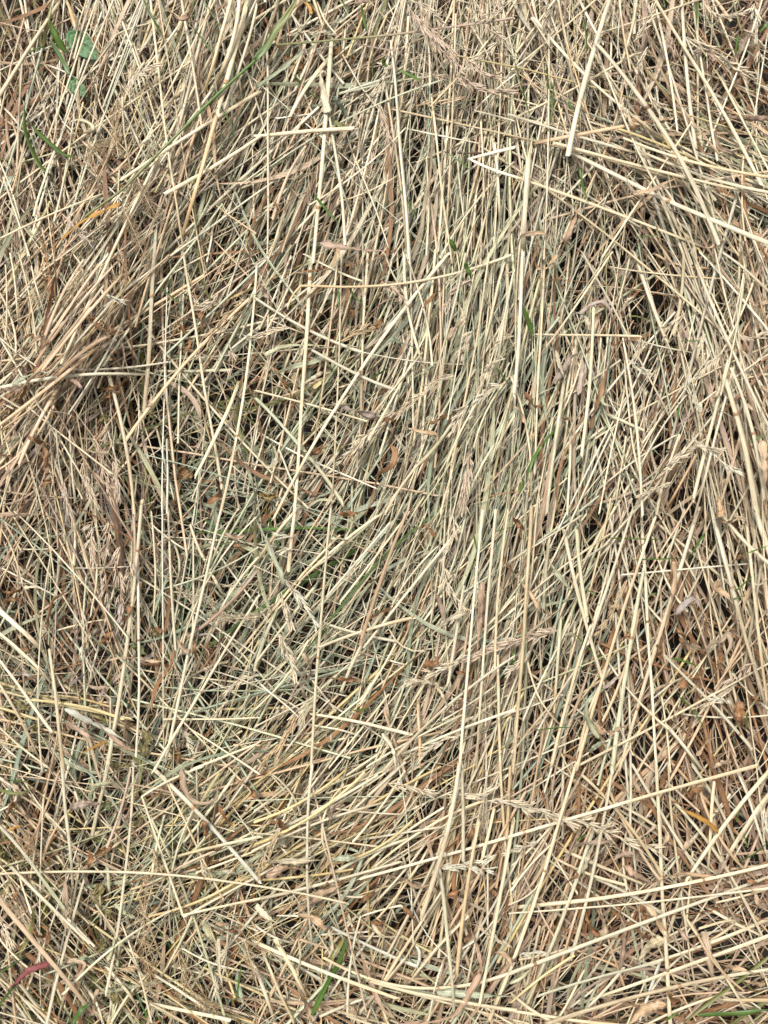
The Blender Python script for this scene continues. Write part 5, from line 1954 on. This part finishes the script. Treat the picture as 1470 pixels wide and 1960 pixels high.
for r in ROWS:
    ch = r['col'][0]
    if r['kind'] == 'L':
        tw = 0.08 if ch == 'm' else 1.0 if ch in 'b' else 0.55 if ch in 'tp' else 0.3
        o = blade(r, M_LEAF, 'dry_leaf', 0.019 if ch == 'm' else 0.015 if ch not in 'b' else 0.013, tw, False)
        d = np.linalg.norm(r['path'][-1] - r['path'][0]) / r['len']
        shape = 'curled' if d < 0.7 else 'arched' if d < 0.94 else 'straight'
        size = 'broad' if r['w'] > 12 else 'narrow' if r['w'] < 7.5 else 'medium'
        tag(o, label(r, f'{lean(r)} leaf', f'{shape} {size} {WORDS[ch]}', ' with pointed tip'), 'dry leaf', 'withered grass leaves in the straw')
    elif r['kind'] == 'G':
        if r['len'] > 300 and r['col'] in ('nl', 'l') and r['w'] < 10:
            P, V, F, C, G, rad = straw_geo(r, 10, 0.018)
            V, c = local(V); o = link('green_stem', make_mesh('green_stem', V, F, C, G, M_GREEN)); o.location = c
        else:
            o = blade(r, M_GREEN, 'grass_blade', 0.013, 0.15, True)
        size = 'wide' if r['w'] > 8 else 'narrow' if r['w'] > 3.6 else 'hair thin'
        tag(o, label(r, f'{lean(r)} grass blade', f"{LONG(r['len'] * 2.2)} {size} {WORDS[ch]}"), 'grass blade', 'living grass blades among the straw')

# ---------------------------------------------------------------- traced seed heads
for r in ROWS:
    if r['kind'] not in 'HF': continue
    rnd = random.Random(r['seed'])
    ch = r['col'][0]
    p = r['path']; z = lay(r, 0.014, 0.002)
    P = to_world(p[:, 0], p[:, 1], z)
    k = len(P)
    rad = np.linspace(1.3, 0.5, k) * PXM
    V, F, u = tubes(P[None], rad[None], 5)
    base = P[0].copy()
    root = bpy.data.objects.new('seed_head', None); COL.objects.link(root); root.location = base; root.empty_display_size = 0.01
    C = np.repeat(rgb('t' if ch != 'c' else 'c', rnd)[None], len(V), 0)
    link('stalk', make_mesh('stalk', V - base, F, C, grain_for(P[None], u, 5), M_STRAW), root)
    Lp = r['len']
    if r['kind'] == 'H':
        sl = min(max(r['w'] * 1.7, 19), 28)
        step = sl * rnd.uniform(0.24, 0.34)
        cnt = int(Lp / step) + 2
        for i in range(cnt):
            x = min((i + 0.3) / cnt, 0.999) * (k - 1); a = int(x); f = x - a
            q0 = P[a] * (1 - f) + P[min(a + 1, k - 1)] * f
            d = P[min(a + 1, k - 1)] - P[max(a - 1, 0)]
            yaw = math.atan2(d[1], d[0])
            side = 1 if i % 2 else -1
            s = sl * PXM * rnd.uniform(0.7, 1.2)
            if rnd.random() < 0.12: continue
            o = link('spikelet', spikelet_mesh(ch, rnd.randrange(5)), root)
            nrm = np.array([-math.sin(yaw), math.cos(yaw), 0])
            o.location = q0 + nrm * side * r['w'] * PXM * rnd.uniform(0.02, 0.2) + np.array([0, 0, rnd.uniform(-0.0005, 0.0012)]) - base
            o.rotation_euler = (rnd.uniform(0, 6.3), -rnd.uniform(-0.1, 0.35), yaw + side * rnd.uniform(-0.1, 0.42) + rnd.gauss(0, 0.14))
            o.scale = (s, s, s)
        noun, adj = 'seed head', f"{'plump' if r['w'] > 14 else 'slender'} {WORDS[ch]}"
    else:
        pot = Pot()
        sm = [spikelet_arrays(300 + i + ord(ch), ch, 2, 3) for i in range(4)]
        for i in range(int(Lp * 1.5)):
            x = rnd.random() * (k - 1.01); a = int(x)
            d = P[a + 1] - P[a]; yaw = math.atan2(d[1], d[0]); side = rnd.choice((-1, 1))
            dist = r['w'] * 0.5 * PXM * rnd.random() ** 0.8
            y2 = yaw + side * rnd.uniform(0.3, 0.9)
            q0 = P[a] + np.array([math.cos(y2), math.sin(y2), 0]) * dist * 1.2 + np.array([0, 0, rnd.uniform(-0.003, 0.003)])
            V, F, C, G = rnd.choice(sm)
            s = rnd.uniform(7, 11) * PXM
            pot.add((V * s) @ place_rot(y2 + rnd.gauss(0, .35), rnd.gauss(0, .3), rnd.uniform(0, 6)).T + q0 - base, F, C, G)
            if rnd.random() < 0.3:
                B = np.stack([P[a], (P[a] + q0) / 2 + [0, 0, 0.0005], q0])[None] - base
                Vb, Fb, ub = tubes(B, np.full((1, 3), 0.00011), 3)
                pot.add(Vb, Fb, np.repeat(rgb(ch, rnd)[None] * 0.8, len(Vb), 0), Vb * 100)
        o = link('florets', pot.build('florets', M_SEED), root); o['kind'] = 'stuff'
        noun, adj = 'panicle', f'fine feathery {WORDS[ch]}'
    tag(root, label(r, f'{lean(r)} {noun}', adj, ' lying flat'), 'seed head', 'grass seed heads in the straw')


# ---------------------------------------------------------------- crumpled weed leaves and the fresh round leaves
def leaf_disc(r, crumple, mat, name):
    """A weed leaf: midrib, side veins, toothed ragged edge; withered ones are folded and shrunken."""
    rnd = random.Random(r['seed'])
    nu, nv = 40, 21
    cx, cy = r['secs'][0][0]; R0 = r['w'] * PXM * 0.5
    so = rnd.uniform(0, 50); ph = rnd.uniform(0, 6.3) if crumple else -0.7
    wide = rnd.uniform(0.55, 0.8) if crumple else 0.62
    fold = rnd.uniform(0.5, 1.1) if crumple else 0.12
    V, T, G = [], [], []
    for i in range(nu):
        u = i / (nu - 1); x = (u - 0.5) * 2
        env = math.sin(math.pi * min(1, u * 0.97 + 0.02)) ** 0.62 * (1.12 - 0.45 * u)
        tooth = 1 + 0.07 * ((i * 3) % 4 / 3 - 0.5) + (0.35 if crumple else 0.10) * mnoise.noise(Vector((x * 2.6, so, 0)))
        for j in range(nv):
            v = (j / (nv - 1) - 0.5) * 2
            side = 1 + (0.3 if crumple else 0.08) * mnoise.noise(Vector((x * 3.5, so + 7 * (1 if v > 0 else -1), 2)))
            w = wide * env * tooth * side * v
            ang = fold * math.copysign(1, v) * (1 if crumple else 1)
            vein = abs(((u * 6.5 - abs(v) * 1.1) % 1.0) - 0.5) < 0.07
            y = w * math.cos(ang * abs(v) ** 0.5); h = abs(w) * abs(math.sin(ang)) - (0.02 if vein else 0) * (1 if crumple else 1.4)
            q = Vector((x * 1.7 + so, w * 1.9, so))
            if crumple:
                h += 0.30 * mnoise.noise(q) + 0.20 * abs(mnoise.noise(q * 2.7)) + 0.07 * mnoise.noise(q * 7)
                x2 = x * 0.85 + 0.28 * mnoise.noise(q + Vector((9, 0, 0))); y += 0.28 * mnoise.noise(q * 1.2 + Vector((0, 9, 0))) + 0.25 * math.sin(x * 2 + so)
            else:
                h += 0.05 * mnoise.noise(q * 2.0) + 0.10 * x * x; x2 = x
            V.append((x2 * R0, y * R0, h * R0)); G.append((x * 1.4 + so, w * 1.4, so))
            T.append(0.9 if abs(v) < 0.06 else 0.6 if vein else 0.0)
    V = np.array(V) @ place_rot(ph, rnd.gauss(0, 0.25) if crumple else 0.1, 0).T
    a = np.arange(nu - 1)[:, None] * nv + np.arange(nv - 1)[None]
    F = np.stack([a, a + 1, a + nv + 1, a + nv], -1).reshape(-1, 4)
    if crumple:                                          # bitten and broken away along the rim
        keepf = [mnoise.noise(Vector((G[f[0]][0] * 2.2, G[f[0]][1] * 2.2, so + 4))) < 0.30 or 5 < f[0] % nv < 15 for f in F]
        F = F[np.array(keepf)]
    zc = surf(cx, cy)[0]
    me = make_mesh(name, V - [0, 0, V[:, 2].min()], F, np.repeat(np.array(T)[:, None], 3, 1), np.array(G), mat)
    o = link(name, me)
    zb = zc + (0.004 if crumple else 0.0035) - 0.4 * (V[:, 2].max() - V[:, 2].min())
    o.location = to_world(np.array([cx]), np.array([cy]), zb)[0]
    m = o.modifiers.new('body', 'SOLIDIFY'); m.thickness = 0.00018
    return o


for r in ROWS:
    if r['kind'] == 'C':
        r['path'] = np.array([[r['secs'][0][0][0] - 1, r['secs'][0][0][1]], [r['secs'][0][0][0] + 1, r['secs'][0][0][1]]])
        ch = r['col'][0]
        o = leaf_disc(r, 0.9, M_CRUMP.get(ch, M_CRUMP['b']), 'crumpled_leaf')
        tag(o, label(r, 'crumpled leaf', f"{'large' if r['w'] > 36 else 'small'} {WORDS[ch]}"), 'crumpled leaf', 'withered weed leaves')
    elif r['kind'] == 'B':
        o = leaf_disc(r, 0.0, M_BROAD, 'broad_leaf')
        tag(o, 'fresh round green weed leaf under straws, above the looped pale blade' if r['w'] > 60 else 'smaller dark green weed leaf below the round green leaf', 'weed leaf')
